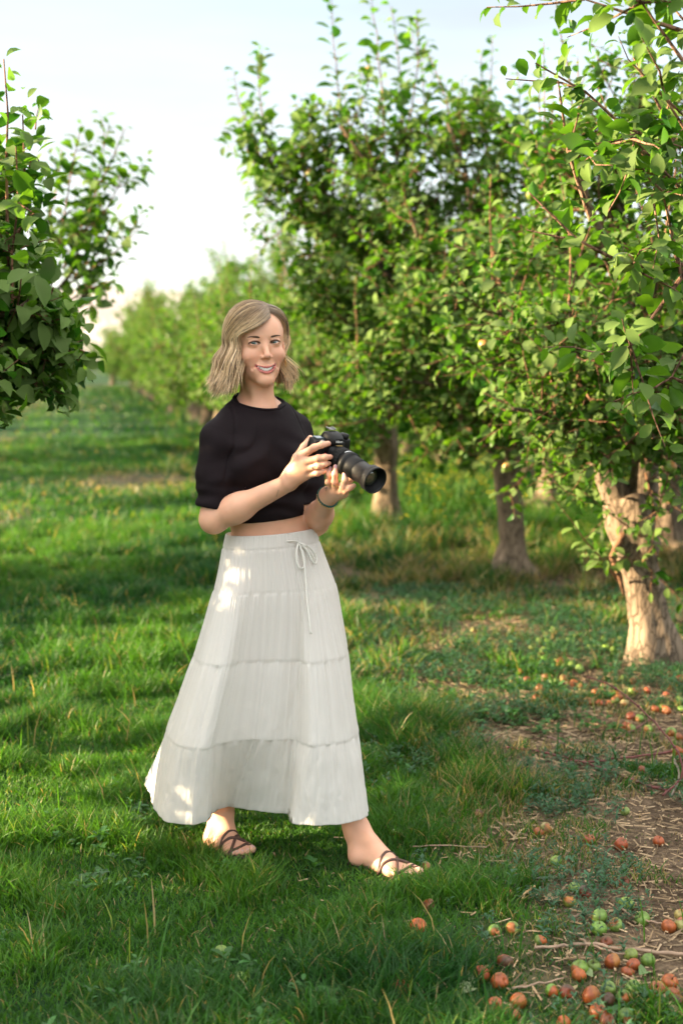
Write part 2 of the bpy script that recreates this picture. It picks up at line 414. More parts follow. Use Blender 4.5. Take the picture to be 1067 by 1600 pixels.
# broad-leaved weeds and clover in the turf
WEED = mat("weed_leaf", rough=.5, spec=.4, attr=True, transl=(.3, (2.0, 1.9, .8)))
def leaf_batch(base, dirv, nrm, Ln, Wd, curl, fold, col, nl=4):
    """vectorised arched leaves: base (n,3), dirv (n,3) unit, nrm (n,3) unit"""
    n_ = len(base); side = np.cross(dirv, nrm); side /= np.linalg.norm(side, axis=1)[:, None] + 1e-9
    nrm = np.cross(side, dirv)
    ts = np.linspace(0, 1, nl + 1); prof = {4: np.array([.08, .78, 1.0, .72, .02]), 2: np.array([.12, 1.0, .04])}[nl]
    V = np.zeros((n_, nl + 1, 3, 3))
    for i_, (tt, wv) in enumerate(zip(ts, prof)):
        ang = curl * tt
        cpt = base + Ln[:, None] * (dirv * (np.sin(ang) / np.maximum(curl, 1e-3))[:, None] - nrm * ((1 - np.cos(ang)) / np.maximum(curl, 1e-3))[:, None])
        nn = nrm * np.cos(ang)[:, None] + dirv * np.sin(ang)[:, None]
        V[:, i_, 1] = cpt
        for s_, sg in ((0, -1), (2, 1)):
            V[:, i_, s_] = cpt + (side * sg * np.cos(fold)[:, None] + nn * np.sin(fold)[:, None]) * (Wd * wv * .5)[:, None]
    q = []
    for i_ in range(nl):
        for s_ in range(2): a0 = i_ * 3 + s_; q.append([a0, a0 + 3, a0 + 4, a0 + 1])
    m_ = (nl + 1) * 3
    F = ((np.arange(n_) * m_)[:, None, None] + np.array(q)[None]).reshape(-1, 4)
    C = np.repeat(col[:, None, :], m_, 1)
    tipf = np.repeat(ts, 3)[None, :, None]
    C = (C * (1 + .12 * tipf)).reshape(-1, 3)
    return V.reshape(-1, 3), F, C
def rosettes(x, y, R, nlf, elev, wr=.42, hz=0.0, colr=(.035, .11, .025)):
    B = []; D = []; N = []; LL = []; CC = []
    for i_ in range(len(x)):
        m_ = int(nlf[i_]); ph = rng.random() * 6.28 + np.arange(m_) * 2.4 + rng.normal(0, .2, m_); el = elev + rng.normal(0, .25, m_)
        d_ = np.stack([np.cos(ph) * np.cos(el), np.sin(ph) * np.cos(el), np.sin(el)], -1)
        nn = np.stack([-np.cos(ph) * np.sin(el), -np.sin(ph) * np.sin(el), np.cos(el)], -1)
        hh = hz[i_] * rng.random(m_) if np.ndim(hz) else np.zeros(m_)
        bp_ = np.stack([np.full(m_, x[i_]), np.full(m_, y[i_]), ground_z(x[i_], y[i_]) + .003 + hh], -1) + d_ * np.array([.12 * R[i_], .12 * R[i_], 0])
        B.append(bp_); D.append(d_); N.append(nn); LL.append(R[i_] * (.6 + .6 * rng.random(m_))); CC.append(np.array(colr)[None] * (.6 + .8 * rng.random((m_, 1))))
    B, D, N, LL, CC = map(np.concatenate, (B, D, N, LL, CC))
    return leaf_batch(B, D, N, LL, LL * wr, np.full(len(B), .8), np.full(len(B), .3), CC)
mb = MB()
x, y = scatter(8000, 2.7, 9.5, -.34, .36)
cl = fbm(x * 1.4 + 70, y * 1.4 + 33, 3); e_ = x - row_x(RX0, y)
pr = smoothstep(.5, .62, cl) * .55 + smoothstep(-1.8, -1.0, e_) * .35 * (cl > .45) + smoothstep(3.5, 3.0, y) * (x < 0) * .5
k = rng.random(len(x)) < pr * .6; x, y = x[k], y[k]
mb.add(*rosettes(x, y, .016 + .026 * rng.random(len(x)), rng.integers(7, 15, len(x)), .6, wr=.5, hz=.01 + .05 * rng.random(len(x))))
tag(mb.build("broadleaf_weeds", WEED), kind="stuff")
mb = MB()   # low grey-green ferny cover between the fallen apples
x, y = scatter(15000, 2.8, 9, -.02, .36); e_ = x - row_x(RX0, y)
k = (rng.random(len(x)) < smoothstep(-1.9, -1.2, e_) * .9 * smoothstep(.38, .54, fbm(x * 2.4 + 4, y * 2.4 + 66, 3))); x, y = x[k], y[k]
mb.add(*rosettes(x, y, .012 + .014 * rng.random(len(x)), rng.integers(8, 14, len(x)), .8, wr=.34, hz=.03 + .045 * rng.random(len(x)), colr=(.035, .10, .045)))
tag(mb.build("ground_cover", WEED), kind="stuff")
# yellow-flowered meadow plants behind the trunks
mb = MB(); FLOW = mat("meadow_plants", rough=.6, spec=.3, attr=True, transl=(.35, (1.8, 1.7, .7)))
g0 = G(720, 800); n_ = 900
x = g0[0] + rng.normal(0, .75, n_); y = g0[1] + rng.normal(0, 1.3, n_) + 1.0; h = .15 + .35 * rng.random(n_)
V, F, C = blades(x, y, h, np.full(n_, .009), grass_cols(x, y, np.zeros(n_)), .1 + .3 * rng.random(n_)); mb.add(V, F, C)
mb.add(*rosettes(x, y, np.full(n_, .06), rng.integers(4, 8, n_), .7, hz=h * .8, colr=(.06, .16, .03)))
k = rng.random(n_) < .35; xf, yf, hf = x[k], y[k], h[k]; m_ = len(xf) * 4
fx = np.repeat(xf, 4) + rng.normal(0, .02, m_); fy = np.repeat(yf, 4) + rng.normal(0, .02, m_); fz = np.repeat(hf, 4) * .9 + rng.normal(0, .03, m_)
d_ = rng.normal(0, 1, (m_, 3)); d_ /= np.linalg.norm(d_, axis=1)[:, None]; nn = np.cross(d_, rng.normal(0, 1, (m_, 3))); nn /= np.linalg.norm(nn, axis=1)[:, None]
mb.add(*leaf_batch(np.stack([fx, fy, fz], -1), d_, nn, np.full(m_, .014), np.full(m_, .012), np.full(m_, .2), np.full(m_, .2), np.tile([[.75, .62, .05]], (m_, 1)), nl=2))
tag(mb.build("meadow_plants", FLOW), kind="stuff")
# ---------------------------------------------------------------- apple trees
LEAF = leaf_material("apple_leaf")
BARK = bpy.data.materials.new("apple_bark"); BARK.use_nodes = True
t = BARK.node_tree; n = t.nodes; L = t.links; b = n['Principled BSDF']; b.inputs['Roughness'].default_value = .9; b.inputs['Specular IOR Level'].default_value = .2
at = n.new('ShaderNodeAttribute'); at.attribute_name = "Col"; tcn = n.new('ShaderNodeTexCoord')
mpn = n.new('ShaderNodeMapping'); mpn.inputs['Scale'].default_value = (1, 1, .32); L.new(tcn.outputs['Object'], mpn.inputs[0])
na = n.new('ShaderNodeTexNoise'); na.inputs['Scale'].default_value = 16; na.inputs['Detail'].default_value = 8; L.new(mpn.outputs[0], na.inputs['Vector'])
vo = n.new('ShaderNodeTexVoronoi'); vo.feature = 'DISTANCE_TO_EDGE'; vo.inputs['Scale'].default_value = 22
wn = n.new('ShaderNodeVectorMath'); wn.operation = 'MULTIPLY_ADD'; L.new(na.outputs['Color'], wn.inputs[0]); wn.inputs[1].default_value = (.14, .14, .14); L.new(mpn.outputs[0], wn.inputs[2])
L.new(wn.outputs[0], vo.inputs['Vector'])
mr = n.new('ShaderNodeMapRange'); mr.inputs[1].default_value = 0; mr.inputs[2].default_value = .09; mr.inputs[3].default_value = .42; mr.inputs[4].default_value = 1; L.new(vo.outputs['Distance'], mr.inputs[0])
mr2 = n.new('ShaderNodeMapRange'); mr2.inputs[1].default_value = .3; mr2.inputs[2].default_value = .7; mr2.inputs[3].default_value = .6; mr2.inputs[4].default_value = 1.25; L.new(na.outputs['Fac'], mr2.inputs[0])
mu = n.new('ShaderNodeMath'); mu.operation = 'MULTIPLY'; L.new(mr.outputs[0], mu.inputs[0]); L.new(mr2.outputs[0], mu.inputs[1])
sc_ = n.new('ShaderNodeVectorMath'); sc_.operation = 'SCALE'; L.new(at.outputs['Color'], sc_.inputs[0]); L.new(mu.outputs[0], sc_.inputs['Scale']); L.new(sc_.outputs[0], b.inputs['Base Color'])
bp = n.new('ShaderNodeBump'); bp.inputs['Strength'].default_value = .9; bp.inputs['Distance'].default_value = .012; L.new(mu.outputs[0], bp.inputs['Height']); L.new(bp.outputs[0], b.inputs['Normal'])
APPLE = bpy.data.materials.new("apple_skin"); APPLE.use_nodes = True
t = APPLE.node_tree; n = t.nodes; L = t.links; b = n['Principled BSDF']; b.inputs['Roughness'].default_value = .42
at = n.new('ShaderNodeAttribute'); at.attribute_name = "Col"; tcn = n.new('ShaderNodeTexCoord'); na = n.new('ShaderNodeTexNoise'); na.inputs['Scale'].default_value = 70; na.inputs['Detail'].default_value = 6
L.new(tcn.outputs['Object'], na.inputs['Vector']); mr2 = n.new('ShaderNodeMapRange'); mr2.inputs[1].default_value = .3; mr2.inputs[2].default_value = .7; mr2.inputs[3].default_value = .55; mr2.inputs[4].default_value = 1.3
L.new(na.outputs['Fac'], mr2.inputs[0]); sc_ = n.new('ShaderNodeVectorMath'); sc_.operation = 'SCALE'; L.new(at.outputs['Color'], sc_.inputs[0]); L.new(mr2.outputs[0], sc_.inputs['Scale']); L.new(sc_.outputs[0], b.inputs['Base Color'])

def unit(v): v = np.asarray(v, float); return v / (np.linalg.norm(v) + 1e-12)
def grow(p, d, length, nseg, wob, up=0.0, r=None):
    """a wandering polyline"""
    pts = [np.array(p, float)]; d = unit(d); s_ = length / nseg
    for _ in range(nseg):
        d = unit(d + r.normal(0, wob, 3) + np.array([0, 0, up])); pts.append(pts[-1] + d * s_)
    return np.array(pts)
def resample(pts, step):
    seg = np.linalg.norm(np.diff(pts, axis=0), axis=1); cs = np.concatenate([[0], np.cumsum(seg)])
    n_ = max(2, int(cs[-1] / step)); u = np.linspace(0, cs[-1], n_)
    P_ = np.stack([np.interp(u, cs, pts[:, k]) for k in range(3)], -1); T = np.gradient(P_, axis=0); T /= np.linalg.norm(T, axis=1)[:, None] + 1e-9
    return P_, T

class Tree:
    def __init__(s, seed):
        s.r = np.random.default_rng(seed); s.wood = MB(); s.lb = []; s.ld = []; s.ln = []; s.ll = []; s.lc = []; s.apples = []
        s.bark = np.array([.215, .158, .112]); s.twig = np.array([.20, .105, .06])
    def leaves_on(s, pts, step=.03, L0=.075, tint=1.0, start=.05, young=.0):
        P_, T = resample(pts, step); n_ = len(P_); r = s.r
        m_ = np.arange(n_) >= start * n_; P_, T = P_[m_], T[m_]; n_ = len(P_)
        if n_ == 0: return
        ph = r.random() * 6.28 + np.arange(n_) * 2.4 + r.normal(0, .35, n_)
        ref = np.where(np.abs(T[:, 2:3]) > .9, np.array([[1., 0, 0]]), np.array([[0, 0, 1.]]))
        u = np.cross(T, ref); u /= np.linalg.norm(u, axis=1)[:, None]; v = np.cross(T, u)
        o = u * np.cos(ph)[:, None] + v * np.sin(ph)[:, None]
        d = o + T * (.35 + .3 * r.random((n_, 1))) + np.array([0, 0, .22]) + r.normal(0, .12, (n_, 3)); d /= np.linalg.norm(d, axis=1)[:, None]
        up = np.array([[0, 0, 1.0]]) + r.normal(0, .48, (n_, 3)) + .25 * T
        up -= d * np.sum(up * d, 1)[:, None]; up /= np.linalg.norm(up, axis=1)[:, None] + 1e-9
        tt = np.linspace(0, 1, n_); l = L0 * (.55 + .65 * r.random(n_)) * (1 - .45 * tt ** 3)
        pet = .22 * l
        s.lb.append(P_ + d * pet[:, None]); s.ld.append(d); s.ln.append(up); s.ll.append(l)
        k = r.random((n_, 1)); c = np.array([[.012, .056, .009]]) * (1 - k) + np.array([[.060, .145, .011]]) * k
        c = c * (1 + young * tt[:, None] ** 2) * tint
        yl = r.random((n_, 1)) < .0; c = np.where(yl, np.array([[.35, .26, .04]]), c)
        s.lc.append(c)
    def shoot(s, pts, r0=.007, L0=.092, step=.030, young=.7, start=.05, sub=0):
        pts = np.asarray(pts, float)
        P_, T = resample(pts, .12); n_ = len(P_)
        P_ = P_ + s.r.normal(0, .004, P_.shape)
        s.wood.tube(P_, np.linspace(r0, r0 * .3, n_), 5, s.twig * (1.0 + .3 * s.r.random()), cap=False)
        s.leaves_on(P_, step, L0, 1.0, start, young)
        for q in range(sub):
            k = s.r.integers(1, max(2, n_ - 1)); d = unit(s.r.normal(0, 1, 3) + T[k] * .6 + np.array([0, 0, .1]))
            g = grow(P_[k], d, .12 + .2 * s.r.random(), 3, .15, .05, s.r)
            s.wood.tube(g, [.004, .003, .002, .0012], 4, s.twig, cap=False); s.leaves_on(g, step * .8, L0 * .95, 1, .0, .2)
    def limb(s, pts, r0, r1, nlat, latlen, dens=1.0, L0=.075, shoots=3, down=.0):
        r = s.r; P_, T = resample(pts, .09); n_ = len(P_)
        P_ = P_ + r.normal(0, .006, P_.shape)
        rr = r0 + (r1 - r0) * np.linspace(0, 1, n_) ** .7
        c = s.bark[None] * (1 - .45 * np.linspace(0, 1, n_)[:, None]) * np.array([[1, .93, .86]]) ** np.linspace(0, 1, n_)[:, None]
        s.wood.tube(P_, rr, 9, c, cap=True)
        for q in range(nlat):
            f = .12 + .88 * (q + r.random()) / nlat; k = min(n_ - 1, int(f * (n_ - 1)))
            d = unit(np.cross(T[k], r.normal(0, 1, 3)) + T[k] * .5 + np.array([0, 0, .12 - down * r.random()]))
            ll = latlen * (.55 + .7 * r.random()) * (1 - .35 * f)
            g = grow(P_[k], d, ll, 6, .16, .06 - .10 * down, r)
            s.wood.tube(g, np.linspace(min(rr[k] * .55, .011), .0022, 7), 5, s.twig * .9, cap=False)
            s.leaves_on(g, .034 / dens, L0, 1, .15, .25)
            for w_ in range(int(ll / .075 * dens)):
                kk = 1 + r.integers(0, 6); gd = unit(r.normal(0, 1, 3) * np.array([1, 1, .7]) + unit(g[kk] - g[kk - 1]) * .5)
                tw = grow(g[kk], gd, .07 + .16 * r.random(), 3, .2, .06, r)
                s.wood.tube(tw, [.0032, .0026, .002, .0012], 4, s.twig, cap=False); s.leaves_on(tw, .026 / dens, L0, 1, 0, .1)
                if r.random() < .04: s.apples.append(tw[2] - np.array([0, 0, .03]))
        for q in range(shoots):
            k = r.integers(n_ // 3, n_); hgt = .35 + .55 * r.random()
            g = grow(P_[k], unit(np.array([r.normal(0, .25), r.normal(0, .25), 1]) + T[k] * .3), hgt, 5, .06, .05, r)
            s.shoot(g, .006, L0 * 1.0, .036, .7)
    def leafmesh(s, nl=4):
        B, D, N, l, C = map(np.concatenate, (s.lb, s.ld, s.ln, s.ll, s.lc)); n_ = len(B); r = s.r
        return leaf_batch(B, D, N, l, l * (.54 + .14 * r.random(n_)), .35 + 1.0 * r.random(n_), .15 + .4 * r.random(n_), C, nl=nl)

def trunk_tube(tr, pts, rad, sides=20, burls=()):
    P_, T = resample(np.asarray(pts, float), .03); n_ = len(P_)
    seg = np.linspace(0, 1, n_); rr = np.interp(seg, np.linspace(0, 1, len(rad)), rad)
    a_ = np.arange(sides) / sides * 6.283
    lob = 1 + .07 * np.sin(a_[None] * 3 + 1.2 + seg[:, None] * 2.2) + .05 * np.sin(a_[None] * 5 + seg[:, None] * 3) + .12 * (fbm(np.cos(a_)[None] * 1.6 + 9 + tr.r.random() * 50 + 0 * seg[:, None], np.sin(a_)[None] * 1.6 + seg[:, None] * 7 + 4, 4) - .5) * 2
    for (f, aa, amp) in burls: lob = lob + amp * np.exp(-((seg[:, None] - f) / .05) ** 2 - ((np.angle(np.exp(1j * (a_[None] - aa)))) / .7) ** 2)
    tr.wood.tube(P_, rr, sides, tr.bark * 1.12, cap=True, sq=lob)

def generic_tree(seed, R=1.25, H=3.4, h0=.85, nlimb=6, dens=1.0, L0=.078, trunkr=.095, shoots=4, nlat=15):
    tr = Tree(seed); r = tr.r
    lx, ly = r.normal(0, .05, 2)
    top = np.array([lx, ly, h0])
    trunk_tube(tr, [(0, 0, -.08), (0, 0, .0), (lx * .2, ly * .2, .12), (lx * .6, ly * .5, h0 * .55), (lx, ly, h0), (lx * 1.1, ly * 1.1, h0 + .12)],
               [trunkr * 1.75, trunkr * 1.45, trunkr * 1.08, trunkr * .98, trunkr * 1.15, trunkr * .8])
    for i_ in range(nlimb):
        az = i_ * 6.283 / nlimb + r.normal(0, .2); el = r.uniform(.35, .95)
        d = np.array([math.cos(az) * math.cos(el), math.sin(az) * math.cos(el), math.sin(el)])
        ll = R * (.95 + .3 * r.random()) / max(.62, math.cos(el)) * .95
        p0 = top + np.array([math.cos(az) * .04, math.sin(az) * .04, r.uniform(-.08, .12)])
        g = grow(p0, d, ll, 8, .09, .05, r)
        tr.limb(g, trunkr * .48, .008, nlat, .62, dens, L0, shoots, down=.5 if el < .6 else .15)
    g = grow(top, (r.normal(0, .1), r.normal(0, .1), 1), H - h0 - .55, 8, .08, .08, r)
    tr.limb(g, trunkr * .55, .008, int(nlat * 1.5), .7, dens, L0, shoots + 2)
    for i_ in range(7):           # low hanging skirts
        az = r.random() * 6.283; rr0 = R * (.3 + .3 * r.random())
        g = grow(top + np.array([math.cos(az) * rr0, math.sin(az) * rr0, .25]), (math.cos(az), math.sin(az), -.15), R * .55, 6, .1, -.04, r)
        tr.limb(g, .012, .005, 7, .38, dens, L0, 0, down=.7)
    return tr

def apple_mesh(mb, c, r, col, rot_col=None, rdir=None, flat=.92, axis=None, nu=22, nv=14, ext=.5):
    th = np.linspace(0, np.pi, nv + 1)[:, None]; ph = np.arange(nu)[None, :] / nu * 2 * np.pi
    rr = (np.sin(th) ** .92) * (1 + .03 * np.cos(5 * ph) * (th > 1.6)); zz = np.cos(th) * flat
    zz = zz - .28 * np.exp(-(rr / .24) ** 2) * np.sign(np.cos(th)) * np.where(th < 1.57, 1, .55)
    rr = rr * (1 + .06 * np.cos(th))
    V = np.stack([rr * np.cos(ph), rr * np.sin(ph), zz * np.ones_like(ph)], -1).reshape(-1, 3)
    C = np.tile(np.asarray(col, float)[None], (len(V), 1))
    C = C * (1 + .16 * vnoise(V[:, 0] * 3 + 40, V[:, 2] * 3 + V[:, 1] * 2 + 40)[:, None] - .08)
    dd = np.exp(-((np.hypot(V[:, 0], V[:, 1]) / .2) ** 2))[:, None] * (V[:, 2:3] > 0) ; C = C * (1 - dd * .6) + np.array([[.12, .08, .03]]) * dd * .6
    if rot_col is not None:
        N_ = V / np.linalg.norm(V, axis=1)[:, None]; q = N_ @ unit(rdir) + .25 * (vnoise(V[:, 0] * 2.2 + 9 + c[0] * 31, V[:, 1] * 2.2 + V[:, 2] * 1.7 + 9) - .5)
        m_ = smoothstep(ext - .12, ext + .06, q)[:, None]; rim = np.exp(-((q - ext) / .09) ** 2)[:, None]
        C = C * (1 - m_) + np.asarray(rot_col)[None] * m_; C = C * (1 - .35 * rim * m_)
        V = V * (1 - .05 * m_)
    if axis is not None:
        z = unit(axis); x = unit(np.cross([.3, .8, .1], z)); y = np.cross(z, x); V = V @ np.stack([x, y, z])
    V = V * r + np.asarray(c)
    i = np.arange(nv)[:, None]; j = np.arange(nu)[None, :]; jn = (j + 1) % nu
    F = np.stack([i * nu + j, (i + 1) * nu + j, (i + 1) * nu + jn, i * nu + jn], -1).reshape(-1, 4)
    mb.add(V, F, C)
GREEN = (.18, .26, .045)
tapple = MB(); apple_mesh(tapple, (0, 0, 0), .030, GREEN, (.50, .22, .06), (.8, -.3, .5), ext=.78); tapple.tube([(0, 0, .018), (.003, 0, .035), (.004, 0, .048)], [.0018, .0014, .0014], 5, (.12, .07, .03))
APM = None
def finish_tree(tr, loc, rz, label, group, nap=10, nl=4, fine=True):
    global APM
    root = empty("apple_tree", loc, rz); tag(root, label, "tree", group)
    tr.wood.build("trunk", BARK, root)
    V, F, C = tr.leafmesh(nl); raw_mesh("crown", V, F, LEAF, root, C)
    pick = tr.apples; tr.r.shuffle(pick)
    for p_ in pick[:nap]:
        if APM is None: o = tapple.build("apple", APPLE, root); APM = o.data
        else: o = bpy.data.objects.new("apple", APM); COL.objects.link(o); o.parent = root
        o.location = p_; o.rotation_euler = (tr.r.normal(0, .3), tr.r.normal(0, .3), tr.r.random() * 6)
    return root
def copy_tree(root, loc, rz, sc, label, group):
    c = root.copy(); COL.objects.link(c); c.location = loc; c.rotation_euler = (0, 0, rz); c.scale = (sc, sc, sc)
    c["label"] = label; c["group"] = group
    for ch in list(root.children):
        if ch.name.startswith("apple"): continue
        k = ch.copy(); COL.objects.link(k); k.parent = c
    return c
GR, GL, GB = "apple trees of the row right of the grass alley", "apple trees of the row left of the grass alley", "apple trees of the rows farther back"

# --- right row, second trunk from the camera: the leaning one with the forked top
D1 = 6.85; b1 = G(1022, 1036); o1 = np.array([b1[0], b1[1], 0])
def loc1(px, py, dy=0.0): return P(px, py, b1[1] + dy) - o1
tr = Tree(101); r = tr.r
trunk_tube(tr, [(0, 0, -.05), loc1(1022, 1030), loc1(1021, 1012), loc1(1013, 960), loc1(1003, 900), loc1(992, 850), loc1(985, 815), loc1(975, 775)],
           [.150, .135, .100, .092, .090, .104, .124, .10], 28, burls=((.72, 4.2, .3), (.5, 3.6, .15), (.92, 5.0, .2)))
tr.wood.tube([loc1(985, 830), loc1(965, 780), loc1(945, 735), loc1(930, 700), loc1(905, 640, .1)], [.085, .075, .062, .055, .04], 14, tr.bark)
tr.wood.tube([loc1(992, 830), loc1(1002, 780), loc1(1008, 730), loc1(1005, 680, .1), loc1(985, 560, .2), loc1(975, 430, .2), loc1(965, 330, .2), loc1(970, 270, .2)], [.085, .078, .066, .06, .05, .042, .035, .025], 14, tr.bark)
tr.wood.tube([loc1(975, 830, -.08), loc1(955, 870, -.09), loc1(968, 905, -.1), loc1(974, 930, -.1)], [.02, .014, .010, .006], 6, tr.twig * 1.4)
for (pp, r0, nl_) in (([(905, 640, .1), (860, 570, 0), (800, 520, -.1), (770, 470, -.2)], .034, 16), ([(930, 700, 0), (905, 620, -.35), (900, 540, -.7), (890, 470, -.8)], .032, 18),
                  ([(1005, 690, .1), (1050, 600, -.1), (1100, 520, -.3), (1150, 450, -.3)], .034, 16), ([(1000, 650, 0), (1015, 560, -.4), (1020, 470, -.6), (1030, 390, -.7)], .032, 18),
                  ([(985, 560, .2), (930, 470, .3), (880, 390, .3), (850, 320, .3)], .032, 18), ([(980, 500, .2), (1040, 400, .3), (1100, 330, .3), (1140, 250, .3)], .03, 16),
                  ([(975, 430, .2), (930, 340, .0), (900, 260, -.1), (890, 200, -.1)], .028, 16), ([(968, 330, .2), (985, 250, .1), (1000, 190, .1), (1010, 150, 0)], .022, 14),
                  ([(940, 720, 0), (930, 650, .6), (920, 580, .9), (900, 500, 1.0)], .032, 16), ([(1008, 720, 0), (1020, 640, .6), (1040, 560, .9), (1060, 480, 1.0)], .032, 16),
                  ([(930, 700, -.1), (880, 660, -.5), (840, 640, -.7), (800, 640, -.8)], .022, 12), ([(1005, 700, -.05), (1020, 670, -.5), (1050, 640, -.8), (1090, 640, -.9)], .022, 12),
                  ([(940, 700, .0), (900, 690, .4), (860, 690, .6), (830, 690, .7)], .02, 10)):
    tr.limb(np.array([loc1(*q) for q in pp]), r0, .007, int(nl_ * 1.35), .50, 1.2, .074, 2, down=.0)
for pp in ([(880, 660, -.5), (870, 700, -.55), (850, 690, -.6)], [(905, 760, -.1), (880, 755, -.3), (850, 765, -.4)], [(965, 905, -.05), (905, 830, -.45), (880, 800, -.5), (862, 775, -.5)], [(1005, 760, -.1), (1040, 780, -.2), (1070, 800, -.3)],
           [(1000, 880, -.1), (1015, 862, -.14), (1022, 850, -.16)], [(1000, 880, -.1), (990, 870, -.15), (980, 868, -.18)], [(1000, 880, -.1), (1010, 890, -.17), (1020, 895, -.2)], [(1000, 840, -.1), (965, 800, -.2), (940, 790, -.25)],
           [(860, 640, -.4), (850, 560, -.55), (846, 500, -.6), (845, 470, -.6)], [(1005, 740, -.1), (1020, 790, -.2), (1022, 830, -.2), (1010, 850, -.2)]):
    tr.shoot([loc1(*q) for q in pp], .006, .075, .038, .6, .1, sub=2)
for pp in ([(850, 330, .3), (845, 200, .3), (840, 110, .3)], [(900, 260, -.1), (905, 160, -.1), (900, 90, -.1)], [(1000, 200, .1), (1010, 110, .1), (1020, 40, .1)], [(790, 480, -.2), (770, 400, -.2), (765, 330, -.2)], [(1060, 300, 0), (1065, 200, 0), (1070, 110, 0)]):
    tr.shoot([loc1(*q) for q in pp], .007, .085, .034, .8, .05, sub=2)
T1 = finish_tree(tr, tuple(o1), 0, "apple tree with a pale leaning trunk that forks low", GR, 14)

# --- right row, third: the broad crown with tall shoots against the sky
b2 = G(797, 903); o2 = np.array([b2[0], b2[1], 0])
def loc2(px, py, dy=0.0): return P(px, py, b2[1] + dy) - o2
tr = Tree(202); r = tr.r
trunk_tube(tr, [(0, 0, -.05), loc2(795, 904), loc2(797, 890), loc2(800, 850), loc2(797, 790), loc2(793, 740), loc2(792, 700), loc2(785, 670)], [.15, .125, .085, .084, .092, .098, .12, .09], 24, burls=((.1, 4.4, .5), (.08, 5.6, .4)))
tr.wood.tube([loc2(790, 720), loc2(765, 700), loc2(745, 690)], [.05, .03, .02], 8, tr.bark)
L2 = (([(792, 700, 0), (770, 640, -.2), (740, 570, -.5), (700, 500, -.8)], .05, 17), ([(790, 700, 0), (720, 620, 0), (640, 560, .1), (560, 520, .1)], .05, 18),
      ([(792, 700, 0), (740, 590, .2), (640, 470, .2), (560, 380, .1), (500, 330, 0)], .055, 22), ([(792, 690, 0), (740, 540, .1), (690, 400, .2), (640, 300, .2), (610, 220, .2)], .055, 24),
      ([(795, 690, 0), (790, 560, 0), (780, 430, .1), (765, 300, .1), (760, 200, .1)], .06, 24), ([(795, 690, 0), (830, 580, .2), (870, 470, .3), (890, 370, .3)], .05, 20),
      ([(795, 690, 0), (850, 640, -.3), (900, 600, -.5), (940, 540, -.5)], .045, 16), ([(640, 470, .2), (550, 390, .3), (470, 320, .2), (420, 270, .2)], .028, 18),
      ([(560, 380, .1), (500, 290, .2), (460, 240, .1)], .02, 12), ([(690, 400, .2), (620, 310, -.2), (560, 240, -.3), (530, 190, -.3)], .03, 18),
      ([(740, 540, .1), (700, 470, -.5), (660, 400, -.8), (640, 330, -.8)], .035, 18), ([(780, 430, .1), (740, 330, -.3), (720, 250, -.4), (700, 190, -.4)], .03, 18),
      ([(790, 560, 0), (820, 430, -.4), (840, 320, -.5), (840, 230, -.5)], .032, 18), ([(790, 600, 0), (760, 520, .8), (720, 440, 1.1), (680, 360, 1.2)], .035, 18),
      ([(792, 650, 0), (800, 560, 1.0), (810, 460, 1.3), (800, 380, 1.3)], .035, 16), ([(790, 680, 0), (740, 640, -.5), (680, 600, -.8), (620, 590, -.9)], .03, 14),
      ([(640, 560, .1), (590, 590, 0), (560, 610, 0), (540, 620, 0)], .018, 10), ([(780, 690, 0), (700, 640, .3), (620, 600, .5), (560, 580, .6)], .03, 14), ([(700, 500, -.8), (650, 480, -.9), (600, 490, -.9)], .02, 12),
      ([(560, 520, .1), (520, 470, .2), (500, 430, .2)], .02, 12), ([(620, 640, -.9), (590, 600, -.9), (560, 590, -.9)], .014, 8))
for (pp, r0, nl_) in L2: tr.limb(np.array([loc2(*q) for q in pp]), r0, .008, int(nl_ * 1.35), .50, 1.25, .077, 1, down=.0)
for pp in ([(430, 300, .2), (395, 215, .2), (372, 160, .2), (366, 112, .2)], [(430, 280, .2), (410, 190, .2), (404, 140, .2), (400, 95, .2)], [(470, 290, .2), (430, 262, .2), (390, 250, .2), (357, 236, .2)],
           [(560, 290, 0), (535, 190, 0), (525, 100, 0), (517, -2, 0)], [(600, 260, .2), (598, 150, .2), (590, 60, .2), (580, -15, .2)], [(640, 270, .2), (625, 160, .2), (622, 80, .2), (612, 10, .2)], [(610, 270, 0), (645, 170, 0), (655, 90, 0), (650, 25, 0)],
           [(690, 280, .1), (665, 190, .1), (662, 130, .1), (660, 92, .1)], [(760, 240, .1), (755, 170, .1), (752, 120, .1), (752, 85, .1)], [(720, 260, 0), (700, 180, 0), (698, 130, 0)], [(500, 330, 0), (475, 270, 0), (470, 200, 0), (462, 160, 0)],
           [(480, 350, 0), (450, 330, 0), (428, 318, 0)], [(520, 290, 0), (500, 220, 0), (490, 170, 0), (485, 150, 0)], [(560, 430, 0), (500, 400, -.1), (450, 380, -.1)], [(830, 300, 0), (815, 220, 0), (810, 160, 0), (808, 110, 0)],
           [(845, 720, -.7), (848, 600, -.75), (850, 530, -.75), (852, 480, -.75)], [(700, 690, -.5), (720, 705, -.5), (745, 715, -.5)], [(640, 650, -.5), (650, 690, -.5), (665, 705, -.5)]):
    tr.shoot([loc2(*q) for q in pp], .008, .125, .032, .8, .0, sub=4)
T2 = finish_tree(tr, tuple(o2), 0, "broad apple tree with tall shoots against the sky and a straight trunk", GR, 16)

